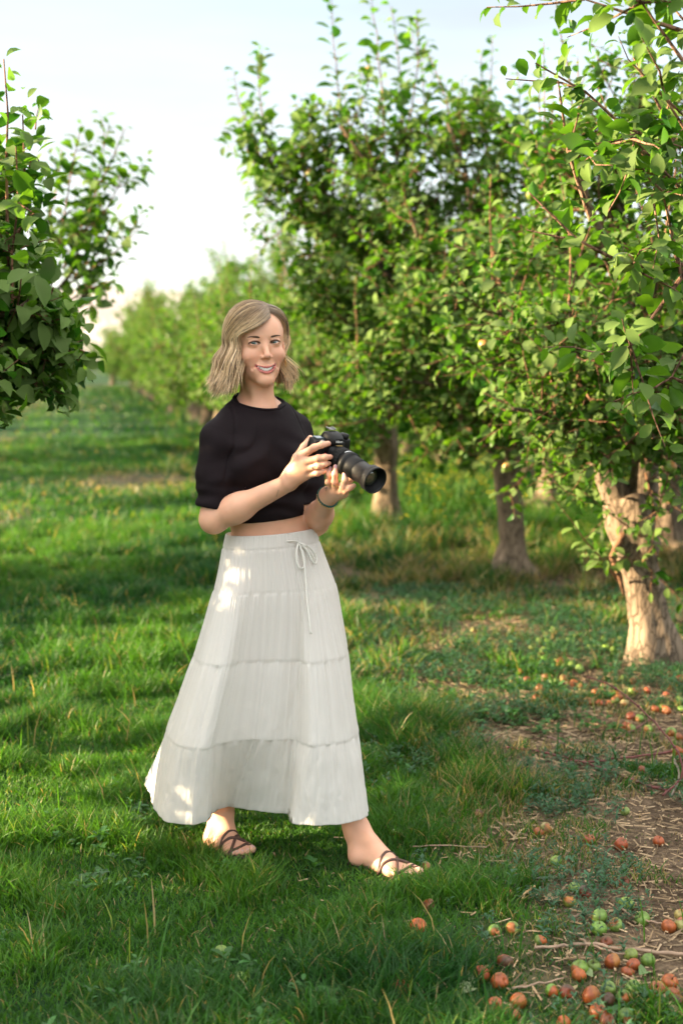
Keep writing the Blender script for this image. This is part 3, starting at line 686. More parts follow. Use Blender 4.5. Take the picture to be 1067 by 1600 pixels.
# --- right row, first: only its near boughs reach into the picture
b0 = np.array([row_x(RX0, 4.3) + .15, 4.3, 0])
def loc0(px, py, Y): return P(px, py, Y) - b0
tr = Tree(303); r = tr.r
trunk_tube(tr, [(0, 0, -.05), (0, 0, 0), (.01, 0, .1), (.03, 0, .5), (.0, .02, .9), (0, 0, 1.05)], [.17, .14, .1, .095, .11, .08], 20)
tr.twig = np.array([.27, .15, .10])
nearL = .080
tr.wood.tube([(0, 0, .95), (-.15, -.1, 1.3), loc0(1180, 560, 4.0), loc0(1130, 430, 3.95), loc0(1075, 417, 3.9)], [.05, .042, .03, .02, .016], 8, tr.bark)
tr.wood.tube([(0, 0, .95), (-.1, .1, 1.5), loc0(1240, 300, 4.2), loc0(1130, 230, 4.1), loc0(1060, 200, 4.0)], [.05, .042, .03, .02, .014], 8, tr.bark)
for pp, sub in (([(1100, 60, 3.7), (1030, 80, 3.7), (975, 45, 3.7), (930, 12, 3.7), (915, -5, 3.7)], 1), ([(1110, 300, 4.0), (1010, 270, 3.95), (960, 170, 3.9), (900, 135, 3.85), (835, 100, 3.8)], 2),
                ([(1075, 417, 3.9), (1000, 425, 3.9), (950, 405, 3.85), (890, 370, 3.8), (830, 305, 3.8)], 1), ([(925, 340, 3.9), (900, 270, 3.9), (885, 210, 3.85), (870, 130, 3.8)], 0),
                ([(1130, 230, 4.0), (1060, 200, 3.95), (1020, 170, 3.95), (1000, 130, 3.9), (990, 90, 3.9)], 2), ([(1060, 200, 4.0), (1015, 215, 4.0), (1005, 240, 3.95), (1020, 300, 3.95)], 1),
                ([(1110, 160, 3.6), (1060, 110, 3.6), (1030, 60, 3.55), (1000, 10, 3.5)], 2), ([(1120, 350, 3.8), (1080, 320, 3.75), (1030, 270, 3.75), (990, 220, 3.7)], 1), ([(1075, 417, 3.9), (1040, 470, 3.9), (1010, 520, 3.9), (990, 540, 3.9)], 2),
                ([(1060, 430, 3.9), (1045, 380, 3.85), (1040, 330, 3.8), (1035, 300, 3.8)], 1), ([(1110, 480, 4.1), (1060, 540, 4.1), (1050, 590, 4.1)], 2), ([(1130, 20, 3.5), (1080, 20, 3.5), (1050, -10, 3.5)], 2),
                ([(1130, 100, 3.8), (1085, 90, 3.8), (1060, 50, 3.8), (1050, 10, 3.8)], 2), ([(1110, 270, 3.7), (1075, 250, 3.65), (1045, 200, 3.6), (1040, 150, 3.6)], 1)):
    tr.shoot([loc0(*q) for q in pp], .0075, nearL, .022, .5, .0, sub=sub + 2)
for i_ in range(6):
    az = -1.2 + i_ * .62; el = r.uniform(.5, 1.0); d = np.array([math.cos(az) * math.cos(el), math.sin(az) * math.cos(el), math.sin(el)])
    tr.limb(grow((0, 0, 1.0), d, 1.35, 8, .09, .05, r), .045, .008, 13, .5, .9, .08, 3)
for i_ in range(3):
    g = np.array([(0, 0, 1.0), (-.15, .35, 1.5), (-.25, .6 + .2 * i_, 2.0), (-.2 + .2 * i_, .8, 2.5)]); tr.limb(g, .045, .008, 14, .45, .9, .08, 2)
tr.apples = [loc0(973, 410, 3.84)]
T0 = finish_tree(tr, tuple(b0), 0, "nearest apple tree of the right row, its blurred boughs filling the upper right corner", GR, 1)

# --- left row, first: leafy boughs down the left edge
bL = np.array([row_x(LX0, 5.2) + .25, 5.2, 0])
def locL(px, py, Y): return P(px, py, Y) - bL
tr = Tree(404); r = tr.r
trunk_tube(tr, [(0, 0, -.05), (0, 0, 0), (.01, 0, .1), (.03, 0, .5), (.0, .02, .9), (0, 0, 1.05)], [.17, .14, .1, .095, .11, .08], 20)
for pp, r0, nl_ in (([(-250, 600, 5.2), (-120, 580, 5.0), (-20, 560, 4.9), (60, 520, 4.85), (110, 500, 4.8)], .03, 15), ([(-250, 600, 5.2), (-120, 500, 5.0), (-20, 440, 4.9), (20, 380, 4.85), (50, 320, 4.85)], .03, 17),
                    ([(-230, 600, 5.2), (-150, 430, 5.1), (-60, 330, 5.0), (-20, 250, 5.0)], .035, 16), ([(-120, 500, 5.0), (-40, 500, 4.8), (30, 480, 4.7), (70, 450, 4.7)], .02, 12), ([(-250, 560, 5.3), (-200, 380, 5.3), (-160, 200, 5.3)], .04, 20), ([(-250, 600, 5.2), (-160, 590, 4.6), (-90, 560, 4.2)], .03, 16), ([(-250, 560, 5.2), (-180, 480, 4.7), (-110, 400, 4.4)], .03, 18),
                    ([(-40, 590, 4.9), (0, 550, 4.85), (30, 530, 4.8), (55, 540, 4.8)], .014, 8), ([(-60, 540, 4.95), (0, 520, 4.9), (40, 500, 4.9), (90, 480, 4.9)], .016, 10)):
    tr.limb(np.array([locL(*q) for q in pp]), r0, .006, int(nl_ * 1.5), .30, 1.25, .098, 0, down=.35)
for pp in ([(10, 480, 4.8), (12, 300, 4.8), (10, 200, 4.8), (6, 92, 4.8)], [(45, 400, 4.9), (38, 260, 4.9), (34, 180, 4.9)], [(60, 330, 5.0), (52, 200, 5.0), (40, 120, 5.0)], [(-20, 400, 4.9), (-10, 250, 4.9), (-8, 120, 4.9)], [(60, 540, 4.8), (110, 530, 4.8), (145, 520, 4.8)],
           [(-10, 560, 4.9), (20, 540, 4.9), (45, 570, 4.9)], [(40, 480, 4.9), (62, 400, 4.9), (66, 330, 4.9)], [(20, 480, 4.75), (24, 380, 4.75), (30, 300, 4.75), (28, 230, 4.75)]):
    tr.shoot([locL(*q) for q in pp], .008, .092, .034, .4, .0, sub=2)
for i_ in range(5):
    az = 1.6 + i_ * .7; el = r.uniform(.4, 1.0); d = np.array([math.cos(az) * math.cos(el), math.sin(az) * math.cos(el), math.sin(el)])
    tr.limb(grow((0, 0, 1.0), d, 1.4, 8, .09, .05, r), .045, .008, 12, .5, .9, .08, 3)
tr.apples = [locL(7, 510, 4.66), locL(48, 455, 4.62), locL(8, 550, 4.64), locL(76, 580, 4.7), locL(36, 592, 4.7)]
for i_ in range(8):  # limbs outside the view, added to cut the sun on the woman
    az = 2.5 + i_ * .36; el = .42 + .55 * (i_ % 3) / 2; d = np.array([math.cos(az) * math.cos(el), math.sin(az) * math.cos(el), math.sin(el)])
    tr.limb(grow((0, 0, 1.0), d, 1.35, 8, .09, .03, r), .04, .008, 15, .5, 1.1, .09, 2)
for (ex, ey, ez) in ((-2.9, 3.95, 2.1), (-2.6, 4.1, 1.75), (-2.75, 3.8, 2.4), (-2.8, 3.9, 1.9), (-2.5, 4.0, 2.25), (-2.8, 3.9, 1.2), (-2.6, 4.1, 1.35), (-2.95, 4.0, 1.02), (-2.7, 3.95, 1.6), (-2.85, 3.8, 1.75)):  # unseen limbs set in the sun's path to shade face and skirt
    e_ = np.array([ex, ey, ez]) - bL; tr.limb(np.array([(0, 0, 1.0), e_ * [.4, .4, .75], e_ * [.8, .8, .95], e_ + [0, -.25, .15]]), .03, .008, 16, .36, 1.3, .09, 0)
def prune(tr, o, fn):            # clip back the foliage outside the crown's outline
    for i_ in range(len(tr.lb)):
        q = tr.lb[i_] + o + tr.ld[i_] * tr.ll[i_][:, None] * .7; k_ = fn(q)
        tr.lb[i_], tr.ld[i_], tr.ln[i_], tr.ll[i_], tr.lc[i_] = tr.lb[i_][k_], tr.ld[i_][k_], tr.ln[i_][k_], tr.ll[i_][k_], tr.lc[i_][k_]
    Vw = np.concatenate(tr.wood.V); g_ = fn(Vw + o + np.array([.05, 0, -.05])); tr.wood.F3 = [f[g_[f].all(1)] for f in tr.wood.F3]; tr.wood.F4 = [f[g_[f].all(1)] for f in tr.wood.F4]
prune(tr, bL, lambda q: (q[:, 0] < -1.45) & (q[:, 0] < -1.7 + .25 * (q[:, 2] > 1.2)) | ((q[:, 2] > 1.30 + .06 * np.sin(q[:, 0] * 23)) & (q[:, 0] < np.where(q[:, 2] < 1.68, -.84, -.98) + .05 * np.sin(q[:, 2] * 31))))
TL = finish_tree(tr, tuple(bL), 0, "nearest apple tree of the left row, big dark leaves hanging down the left edge", GL, 5)

# --- left row, second: smaller, looser silhouette
bM = np.array([row_x(LX0, 9.3) + .2, 9.3, 0])
def locM(px, py, Y): return P(px, py, Y) - bM
tr = generic_tree(505, R=1.0, H=3.0, nlimb=5, L0=.09, shoots=3, nlat=12)
for pp in ([(100, 420, 9.2), (140, 330, 9.1), (170, 260, 9.1), (195, 200, 9.1)], [(120, 400, 9.2), (150, 300, 9.2), (165, 230, 9.2), (170, 195, 9.2)], [(110, 440, 9.2), (160, 410, 9.0), (200, 380, 9.0), (228, 345, 9.0)], [(90, 400, 9.2), (110, 280, 9.2), (125, 210, 9.2), (128, 195, 9.2)],
           [(110, 470, 9.2), (150, 440, 9.0), (180, 450, 9.0)], [(100, 380, 9.2), (150, 350, 9.1), (185, 300, 9.1), (190, 250, 9.1)], [(60, 400, 9.3), (90, 300, 9.3), (95, 230, 9.3)], [(120, 430, 9.1), (160, 390, 9.1), (180, 340, 9.1)]):
    tr.shoot([locM(*q) for q in pp], .008, .12, .034, .5, .0, sub=5)
hub = np.array([0, 0, .95])
for pp, nl_ in (([(20, 520, 9.3), (70, 470, 9.25), (120, 420, 9.2), (150, 380, 9.15)], 16), ([(0, 500, 9.4), (40, 430, 9.35), (80, 370, 9.3), (110, 330, 9.3)], 16), ([(10, 560, 9.3), (60, 510, 9.2), (110, 480, 9.1), (150, 450, 9.1)], 12)):
    tr.limb(np.array([hub] + [locM(*q) for q in pp]), .035, .008, nl_, .42, 1.0, .098, 1, down=.1)
TM = finish_tree(tr, tuple(bM), 0, "loose apple tree with twigs spread against the pale sky behind the big-leaved boughs", GL, 6)

# --- three more crowns copied down the rows
gens = []
ordw = ["first", "second", "third", "fourth", "fifth", "sixth", "seventh", "eighth", "ninth", "tenth", "eleventh", "twelfth", "thirteenth", "fourteenth", "fifteenth", "sixteenth", "seventeenth", "eighteenth", "nineteenth", "twentieth", "twenty-first", "twenty-second", "twenty-third", "twenty-fourth", "twenty-fifth"]
spots = []
d = 12.15
k = 3
while d < 75 and k < 25:
    spots.append((row_x(RX0, d) + rng.normal(0, .08), d, "apple tree of the right row, %s from the camera" % ordw[k], GR)); d += 2.65; k += 1
d = 14.6; k = 2
while d < 75 and k < 24:
    if 26.5 < d < 32.5 or 16 < d < 18.5: d += 2.65; continue
    spots.append((row_x(LX0, d) + rng.normal(0, .08), d, "apple tree of the left row, %s from the camera" % ordw[k], GL)); d += 2.65; k += 1
spots.append((row_x(LX0, 3.85) - .38, 3.85, "apple tree of the left row standing beside the camera, out of frame", GL))  # added out of frame, its crown keeps the sun off her
for k, (x, y) in enumerate(((2.42, 10.35), (1.98, 13.5), (3.4, 8.2), (1.5, 17.0), (1.0, 21))):
    spots.append((x, y, ["apple tree with a fallen log at its foot, standing behind the leaning trunk", "apple tree with a stump of root beside it, seen between the two nearest trunks",
                         "apple tree at the right edge just beyond the leaning one", "apple tree standing back from the right row beyond the third trunk", "small apple tree standing back from the right row near its middle"][k], GB))
for k in range(9):
    d = 11 + 3.0 * k; spots.append((row_x(RX0 + 5.2, d), d, "apple tree across the next alley on the right, %s from the camera" % ordw[k], GB))
for k in range(13):
    d = 16 + 3.6 * k; spots.append((row_x(RX0 + 2.3, d), d, "apple tree close behind the right row, %s from the camera" % ordw[k], GB))
for k in range(13):  # unseen outer row added for shade; gaps let sun bands through
    d = 2.6 + 3.0 * k
    if k in (1, 3, 4, 7, 8) or k > 9: continue
    spots.append((row_x(LX0 - 4.6, d), d, "apple tree in the outer row beyond the left row, %s from the camera" % ordw[k], GB))
for k in range(11): spots.append((-17 + 2.1 * k, 76 + 2 * (k % 3), "tall apple tree closing the far end of the alley, %s from the left" % ordw[k], GB))
for k in range(3): gens.append(generic_tree(900 + k, R=1.25, H=3.25 + .1 * k, nlimb=6, dens=1.2, L0=.092, shoots=3, nlat=14))
roots = []
for i_, (x, y, lb, gp) in enumerate(spots):
    rz = rng.random() * 6.28; sc = .93 + .14 * rng.random()
    if i_ < 3:
        rt = finish_tree(gens[i_], (x, y, 0), rz, lb, gp, 0, nl=2); roots.append(rt)
    else: copy_tree(roots[i_ % 3], (x, y, 0), rz, sc * (.80 if gp == GL and y > 13 else 1.15 if y > 38 else 1.1 if y > 22 else 1), lb, gp)
# ---------------------------------------------------------------- implicit surfaces -> continuous meshes
def rotz(a): c, s_ = math.cos(a), math.sin(a); return np.array([[c, -s_, 0], [s_, c, 0], [0, 0, 1.0]])
class Op:
    """rc: rounded cone a->b; el: ellipsoid c, r, M (columns = axes)"""
    def __init__(s, t, *a, sub=False, k=.02):
        s.t, s.sub, s.k = t, sub, k
        if t == 'rc':
            s.a, s.b, s.r1, s.r2 = np.asarray(a[0], float), np.asarray(a[1], float), a[2], a[3]
            s.c = (s.a + s.b) / 2; s.R = np.linalg.norm(s.b - s.a) / 2 + max(s.r1, s.r2)
        else:
            s.c, s.r = np.asarray(a[0], float), np.asarray(a[1], float); s.M = np.eye(3) if len(a) < 3 else np.asarray(a[2]); s.R = s.r.max()
    def __call__(s, p):
        if s.t == 'rc':
            ab = s.b - s.a; L2 = ab @ ab; h = np.clip(((p - s.a) @ ab) / (L2 + 1e-12), 0, 1)
            return np.linalg.norm(p - s.a - h[:, None] * ab, axis=1) - (s.r1 + (s.r2 - s.r1) * h)
        q = (p - s.c) @ s.M; k0 = np.linalg.norm(q / s.r, axis=1); k1 = np.linalg.norm(q / s.r ** 2, axis=1)
        return k0 * (k0 - 1) / (k1 + 1e-9)
def smin(a, b, k):
    h = np.maximum(k - np.abs(a - b), 0) / k; return np.minimum(a, b) - h * h * k * .25
def smax(a, b, k): return -smin(-a, -b, k)
def eval_groups(groups, p, c=None, rad=0, margin=.05):
    tot = None
    for kg, ops in groups:
        d = None
        for op in ops:
            if c is not None and np.linalg.norm(op.c - c) - op.R > rad + margin: continue
            v = op(p)
            if op.sub:
                if d is not None: d = smax(d, -v, op.k)
            else: d = v if d is None else smin(d, v, op.k)
        if d is not None: tot = d if tot is None else smin(tot, d, kg)
    return tot
def surf(groups, h, lo, hi, post=None, B=20):
    lo = np.asarray(lo, float); nb = np.ceil((np.asarray(hi) - lo) / (h * B)).astype(int)
    g = np.arange(B + 1); I, J, K = np.meshgrid(g, g, g, indexing='ij'); loc = np.stack([I, J, K], -1).reshape(-1, 3) * h
    VK = []; VV = []; FK = []
    NY = int(nb[1] * B + 4); NZ = int(nb[2] * B + 4)
    key = lambda i, j, k: (i * NY + j) * NZ + k
    rad = h * B * .87
    for bi in range(nb[0]):
        for bj in range(nb[1]):
            for bk in range(nb[2]):
                o = lo + np.array([bi, bj, bk]) * B * h; c = o + B * h / 2
                dc = eval_groups(groups, c[None], c, rad, .05)
                if dc is None or abs(dc[0]) > rad * 1.25 + .03: continue
                p = o + loc; d = eval_groups(groups, p, c, rad)
                if post is not None: d = post(p, d)
                if d.min() > 0 or d.max() < 0: continue
                d = d.reshape(B + 1, B + 1, B + 1); s_ = d < 0
                # cell vertices: mean of edge crossings
                acc = np.zeros((B, B, B, 3)); cnt = np.zeros((B, B, B))
                for ax in range(3):
                    for u in (0, 1):
                        for v in (0, 1):
                            sl0 = [0, 0, 0]; sl1 = [0, 0, 0]; a1, a2 = (ax + 1) % 3, (ax + 2) % 3
                            off = np.zeros(3); off[a1] = u; off[a2] = v
                            s0 = [slice(int(off[q]), int(off[q]) + B) for q in range(3)]; s1 = list(s0); s1[ax] = slice(1, B + 1)
                            d0 = d[tuple(s0)]; d1 = d[tuple(s1)]; m_ = (d0 < 0) != (d1 < 0)
                            if not m_.any(): continue
                            t_ = np.where(m_, d0 / np.where(m_, d0 - d1, 1), 0)
                            for q in range(3): acc[..., q] += np.where(m_, off[q] + (t_ if q == ax else 0), 0)
                            cnt += m_
                idx = np.argwhere(cnt > 0)
                if len(idx) == 0: continue
                pos = acc[cnt > 0] / cnt[cnt > 0][:, None]
                VV.append(o + (idx + pos) * h); gi = idx + np.array([bi, bj, bk]) * B + 1
                VK.append(key(gi[:, 0], gi[:, 1], gi[:, 2]))
                for ax in range(3):
                    a1, a2 = (ax + 1) % 3, (ax + 2) % 3
                    s0 = [slice(0, B)] * 3; s1 = list(s0); s1[ax] = slice(1, B + 1)
                    e0 = s_[tuple(s0)]; e1 = s_[tuple(s1)]; m_ = np.argwhere(e0 != e1)
                    if len(m_) == 0: continue
                    ins = e0[m_[:, 0], m_[:, 1], m_[:, 2]]; gq = m_ + np.array([bi, bj, bk]) * B + 1
                    def kk(d1_, d2_):
                        q = gq.copy(); q[:, a1] += d1_; q[:, a2] += d2_; return key(q[:, 0], q[:, 1], q[:, 2])
                    f = np.stack([kk(-1, -1), kk(0, -1), kk(0, 0), kk(-1, 0)], -1)
                    f[~ins] = f[~ins][:, ::-1]; FK.append(f)
    VK = np.concatenate(VK); VV = np.concatenate(VV); FK = np.concatenate(FK)
    u, ui = np.unique(VK, return_index=True); V = VV[ui]
    fi = np.searchsorted(u, FK); fi = np.clip(fi, 0, len(u) - 1); ok = (u[fi] == FK).all(1)
    return V, fi[ok]
def relax(V, F, it=1, lam=.5):
    for _ in range(it):
        acc = np.zeros_like(V); cnt = np.zeros(len(V))
        for a_, b_ in ((0, 1), (1, 2), (2, 3), (3, 0)):
            np.add.at(acc, F[:, a_], V[F[:, b_]]); np.add.at(cnt, F[:, a_], 1); np.add.at(acc, F[:, b_], V[F[:, a_]]); np.add.at(cnt, F[:, b_], 1)
        V = V + lam * (acc / np.maximum(cnt, 1)[:, None] - V)
    return V

# ---------------------------------------------------------------- the pose
YAW = math.radians(32); Fd = np.array([math.sin(YAW), -math.cos(YAW), 0]); Rd = np.array([-math.cos(YAW), -math.sin(YAW), 0]); MT = np.stack([-Rd, -Fd, [0, 0, 1]], 1)   # torso axes: her left, back, up
HY = math.radians(17); HX = np.array([math.cos(HY), math.sin(HY), 0]); HF = np.array([math.sin(HY), -math.cos(HY), 0]); 
_tilt = math.radians(3.0); HZ = np.array([0, 0, 1.0]) * math.cos(_tilt) - HX * math.sin(_tilt); HX = np.cross(-HF, HZ) if False else HX * math.cos(_tilt) + np.array([0, 0, 1.0]) * math.sin(_tilt)
HM = np.stack([HX, HF, HZ], 1)            # columns: head x (image right), forward, up
HS = .96
HO = P(414.5, 536, 3.98) - .085 * HS * HF
def Hh(x, y, z): return HO + HS * (x * HX + y * HF + z * HZ)
def hrc(a, b, r1, r2, **k): return Op('rc', Hh(*a), Hh(*b), r1 * HS, r2 * HS, **k)
def hel(c, r, M=None, **k): return Op('el', Hh(*c), np.array(r) * HS, HM if M is None else HM @ M, **k)
def rx(a): c, s_ = math.cos(a), math.sin(a); return np.array([[1, 0, 0], [0, c, -s_], [0, s_, c]])
def ry(a): c, s_ = math.cos(a), math.sin(a); return np.array([[c, 0, s_], [0, 1, 0], [-s_, 0, c]])

head = [hel((0, -.012, .032), (.073, .093, .082)), hel((0, .028, .022), (.060, .058, .058), k=.03),
        hel((0, .035, -.048), (.050, .046, .062), k=.03), hrc((-.041, -.004, -.058), (-.009, .064, -.106), .020, .013, k=.03), hrc((.041, -.004, -.058), (.009, .064, -.106), .020, .013, k=.03),
        hel((0, .074, -.107), (.015, .013, .012), k=.02), hel((-.038, .048, -.036), (.026, .027, .023), k=.02), hel((.038, .048, -.036), (.026, .027, .023), k=.02),
        hrc((-.040, .066, .019), (-.014, .078, .016), .007, .007, k=.014), hrc((.040, .066, .019), (.014, .078, .016), .007, .007, k=.014),
        hel((-.031, .098, .002), (.017, .015, .010), sub=True, k=.016), hel((.031, .098, .002), (.017, .015, .010), sub=True, k=.016),
        hel((0, .065, -.074), (.036, .020, .022), k=.018), hel((-.034, .055, -.032), (.019, .020, .015), k=.014), hel((.034, .055, -.032), (.019, .020, .015), k=.014),
        hrc((0, .078, .008), (0, .101, -.034), .0065, .0085, k=.012), hel((0, .102, -.037), (.0085, .0085, .0075), k=.006), hel((-.0115, .091, -.040), (.0075, .009, .0065), k=.006), hel((.0115, .091, -.040), (.0075, .009, .0065), k=.006),
        hel((-.0065, .097, -.0475), (.0038, .0045, .003), sub=True, k=.002), hel((.0065, .097, -.0475), (.0038, .0045, .003), sub=True, k=.002),
        hel((-.031, .069, .0005), (.0165, .0165, .0145), k=.005), hel((.031, .069, .0005), (.0165, .0165, .0145), k=.005),
        hrc((-.043, .0765, .003), (-.022, .083, .009), .0035, .0035, k=.006), hrc((.043, .0765, .003), (.022, .083, .009), .0035, .0035, k=.006)]
# smile: corners wide and up, open over the teeth
def mouth_curve(n_, z0, sag, wid=.0315, y0=.0895):
    u = np.linspace(-1, 1, n_); return [(wid * q, y0 - .017 * q * q, z0 + sag * (q * q)) for q in u]
up_ = mouth_curve(9, -.0706, .0068, .0305); lo_ = mouth_curve(9, -.0848, .0212, .0300)
lips = []
for c_, rr_ in ((up_, .0032), (lo_, .0040)):
    for i_ in range(8): 
        w_ = 1 - .5 * abs((i_ - 3.5) / 4) ** 2; lips.append(hrc(c_[i_], c_[i_ + 1], rr_ * w_, rr_ * w_, k=.004))
head += lips
for i_ in range(8):
    q = (i_ - 3.5) / 4; zc = -.0775 + .0138 * q * q; hh = .0054 * (1 - q * q * .9)
    head.append(hel((.0262 * q, .092 - .016 * q * q, zc), (.0062, .012, max(.0015, hh)), sub=True, k=.0015))
for sx in (-1, 1):
    head.append(hrc((sx * .019, .090, -.044), (sx * .038, .068, -.072), .0020, .0016, sub=True, k=.009))
    # eye opening, almond
    for q in np.linspace(-1, 1, 7):
        head.append(hel((sx * .031 + .0121 * q, .091, .0012 * (1 - q * q) + .0008 * sx * q), (.0030, .016, .0049 * (1 - .78 * q * q)), sub=True, k=.0012))
    head.append(hel((sx * .0745, -.006, -.018), (.008, .018, .030), rx(.2), k=.006)); head.append(hel((sx * .083, -.001, -.016), (.0055, .009, .016), rx(.2), sub=True, k=.006))
    head.append(hel((sx * .073, .006, -.040), (.006, .008, .009), k=.006))
neck = [Op('rc', P(399, 648, 4.13), Hh(-.002, -.018, -.065), .050, .045, k=.03), Op('rc', P(420, 634, 4.05), Hh(.012, .018, -.085), .020, .014, k=.03), Op('rc', P(404, 636, 4.04), Hh(-.03, .0, -.07), .014, .012, k=.03)]

NKB = P(398, 648, 4.12)
RS = P(341, 685, 4.005); LS = P(460, 674, 4.175)
RE = P(334, 812, 3.985); LE = P(494, 817, 4.13)
RW = P(450, 755, 3.885); LW = P(513, 775, 3.925)
CH = P(404, 725, 4.085); WA = P(424, 822, 4.095); PE = P(430, 905, 4.11)
def T3(c, x, y, z): return c + x * (-Rd) + y * Fd + np.array([0, 0, z])       # x to her left, y forward
torso = [Op('el', CH, (.138, .098, .165), MT), Op('el', T3(CH, 0, .0, .085), (.135, .074, .065), MT, k=.05),
         Op('el', WA, (.122, .092, .13), MT, k=.06), Op('el', PE, (.160, .115, .14), MT, k=.06),
         Op('rc', RS + np.array([.01, 0, .0]), T3(NKB, -.035, 0, .004), .042, .039, k=.04), Op('rc', LS + np.array([-.01, 0, .0]), T3(NKB, .035, 0, .004), .042, .039, k=.04), Op('rc', T3(NKB, -.05, .030, -.015), T3(NKB, .05, .030, -.015), .044, .044, k=.04),
         Op('el', T3(CH, -.068, .070, .0), (.055, .046, .052), MT, k=.04), Op('el', T3(CH, .068, .070, .0), (.055, .046, .052), MT, k=.04)]
collar = [Op('rc', T3(NKB, -.015, .055, -.03), T3(NKB, -.11, .045, -.012), .008, .007, k=.02), Op('rc', T3(NKB, .015, .055, -.03), T3(NKB, .11, .045, -.012), .008, .007, k=.02)]
arms = [Op('rc', RS, RE, .040, .0375, k=.04), Op('rc', LS, LE, .043, .034, k=.04)]
foreR = [Op('rc', RE, RE + (RW - RE) * .35, .0365, .0365, k=.03), Op('rc', RE + (RW - RE) * .3, RW, .0365, .0235, k=.03)]
foreL = [Op('rc', LE, LE + (LW - LE) * .35, .033, .034, k=.03), Op('rc', LE + (LW - LE) * .3, LW, .034, .0245, k=.03)]
def chain(pts, rad, k=.006):
    pts = [P(*q) for q in pts]; return [Op('rc', pts[i_], pts[i_ + 1], rad[i_], rad[i_ + 1], k=k) for i_ in range(len(pts) - 1)]
# right hand over the grip
Rm = [(472, 711, 3.848), (476.5, 721.5, 3.842), (479.5, 732, 3.844), (481.5, 742, 3.852)]
palmR = []
for m_, r_ in zip(Rm, (.0125, .0125, .012, .011)):
    a_ = P(*m_); palmR.append(Op('rc', RW + (a_ - RW) * .12 + np.array([0, 0, .35 * (a_ - RW)[2] * .3]), a_, .020, r_, k=.014))
palmR.append(Op('rc', P(458, 738, 3.885), P(474, 734, 3.866), .020, .014, k=.015))
Rfing = [chain([Rm[0], (491, 699.5, 3.828), (503, 695, 3.822), (513, 693, 3.832)], (.0115, .0095, .0085, .0072)),
         chain([Rm[1], (497, 716, 3.820), (508, 714.5, 3.818), (516, 714, 3.832)], (.0115, .0097, .0086, .0074)),
         chain([Rm[2], (498, 727.5, 3.823), (507, 725, 3.822), (513.5, 724, 3.834)], (.011, .0092, .0082, .0070)),
         chain([Rm[3], (496, 739, 3.832), (504, 736, 3.832), (510.5, 734.5, 3.842)], (.0098, .0082, .0074, .0064)),
         chain([(456, 738, 3.885), (464, 715, 3.885), (475, 698, 3.905), (485, 684, 3.925)], (.015, .012, .0098, .0078))]
palmL = []
Lm = [(519, 763, 3.868), (525.5, 765.5, 3.858), (533, 768, 3.852), (538, 771, 3.862)]
for m_, r_ in zip(Lm, (.011, .012, .012, .012)): palmL.append(Op('rc', LW, P(*m_), .019, r_, k=.014))
palmL.append(Op('rc', P(520, 770, 3.91), P(534, 764, 3.90), .015, .013, k=.014))
Lfing = [chain([Lm[0], (513, 753, 3.845), (514, 742, 3.834), (516, 732, 3.838)], (.0105, .0084, .0074, .0062)),
         chain([Lm[1], (523, 753, 3.828), (523, 741, 3.818), (524.5, 729, 3.822)], (.0110, .0090, .0080, .0068)),
         chain([Lm[2], (537, 760, 3.812), (539, 750, 3.804), (538.5, 740, 3.810)], (.0112, .0092, .0082, .0068)),
         chain([Lm[3], (541, 765, 3.815), (547, 762, 3.803), (552.5, 759, 3.803)], (.0110, .0092, .0080, .0068)),
         chain([(522, 770, 3.905), (541, 755, 3.925), (556, 742, 3.915)], (.014, .011, .009))]
# legs
FRh = G(553, 1350); FRt = G(650, 1378); RRh = G(328, 1322); RRt = G(385, 1342)
def leg(hip, knee, ank, heel, toe, W):
    fd = unit((toe - heel) * np.array([1, 1, 0])); sdv = np.array([-fd[1], fd[0], 0]); up = np.array([0, 0, 1.])
    L_ = np.linalg.norm((toe - heel)[:2]); ops = [Op('rc', hip, knee, .085, .055, k=.04), Op('rc', knee, knee + (ank - knee) * .35, .050, .050, k=.03), Op('rc', knee + (ank - knee) * .35, knee + (ank - knee) * .85, .050, .036, k=.03), Op('rc', knee + (ank - knee) * .8, ank, .037, .034, k=.02)]
    h = heel + up * .030 + fd * .02
    ops += [Op('rc', ank, h, .034, .029, k=.02), Op('rc', h, heel + fd * L_ * .45 + up * .030, .029, .027, k=.02), Op('rc', ank + fd * .012, heel + fd * L_ * .62 + up * .028, .030, .022, k=.025),
            Op('rc', heel + fd * L_ * .45 + up * .024, heel + fd * L_ * .72 + sdv * .022 + up * .020, .025, .019, k=.02), Op('rc', heel + fd * L_ * .45 + up * .024, heel + fd * L_ * .68 - sdv * .024 + up * .018, .025, .017, k=.02),
            Op('el', ank + sdv * .028 + up * .0, (.012, .012, .013), k=.012), Op('el', ank - sdv * .028 + up * .0, (.012, .012, .013), k=.012)]
    toes = []
    for q, (so_, ll, r_) in enumerate(((.030, 1.0, .0125), (.0125, .985, .0092), (-.002, .95, .0086), (-.016, .905, .0082), (-.029, .85, .0078))):
        so_ *= W
        a_ = heel + fd * L_ * .70 + sdv * so_ * .9 + up * .020; b_ = heel + fd * L_ * (ll - .05) + sdv * so_ + up * (r_ + .008)
        toes.append([Op('rc', a_, (a_ + b_) / 2 + up * .004, .012, r_, k=.01), Op('rc', (a_ + b_) / 2 + up * .004, b_, r_ * .95, r_, k=.006)])
    return ops, toes, fd, sdv, L_
ankF = P(556, 1318, FRh[1] + .03) ; ankF[2] = .095; ankR = P(344, 1296, RRh[1] + .03); ankR[2] = .095
kF = P(500, 1120, 4.14); kR = P(385, 1120, 4.14)
hipR_ = P(398, 935, 4.08); hipL_ = P(460, 935, 4.15)
lf, tf, fdF, sdF, LF = leg(hipL_, kF, ankF, FRh, FRt, 1)
lr, trr, fdR, sdR, LR_ = leg(hipR_, kR, ankR, RRh, RRt + (RRt - RRh) * .0, 1)
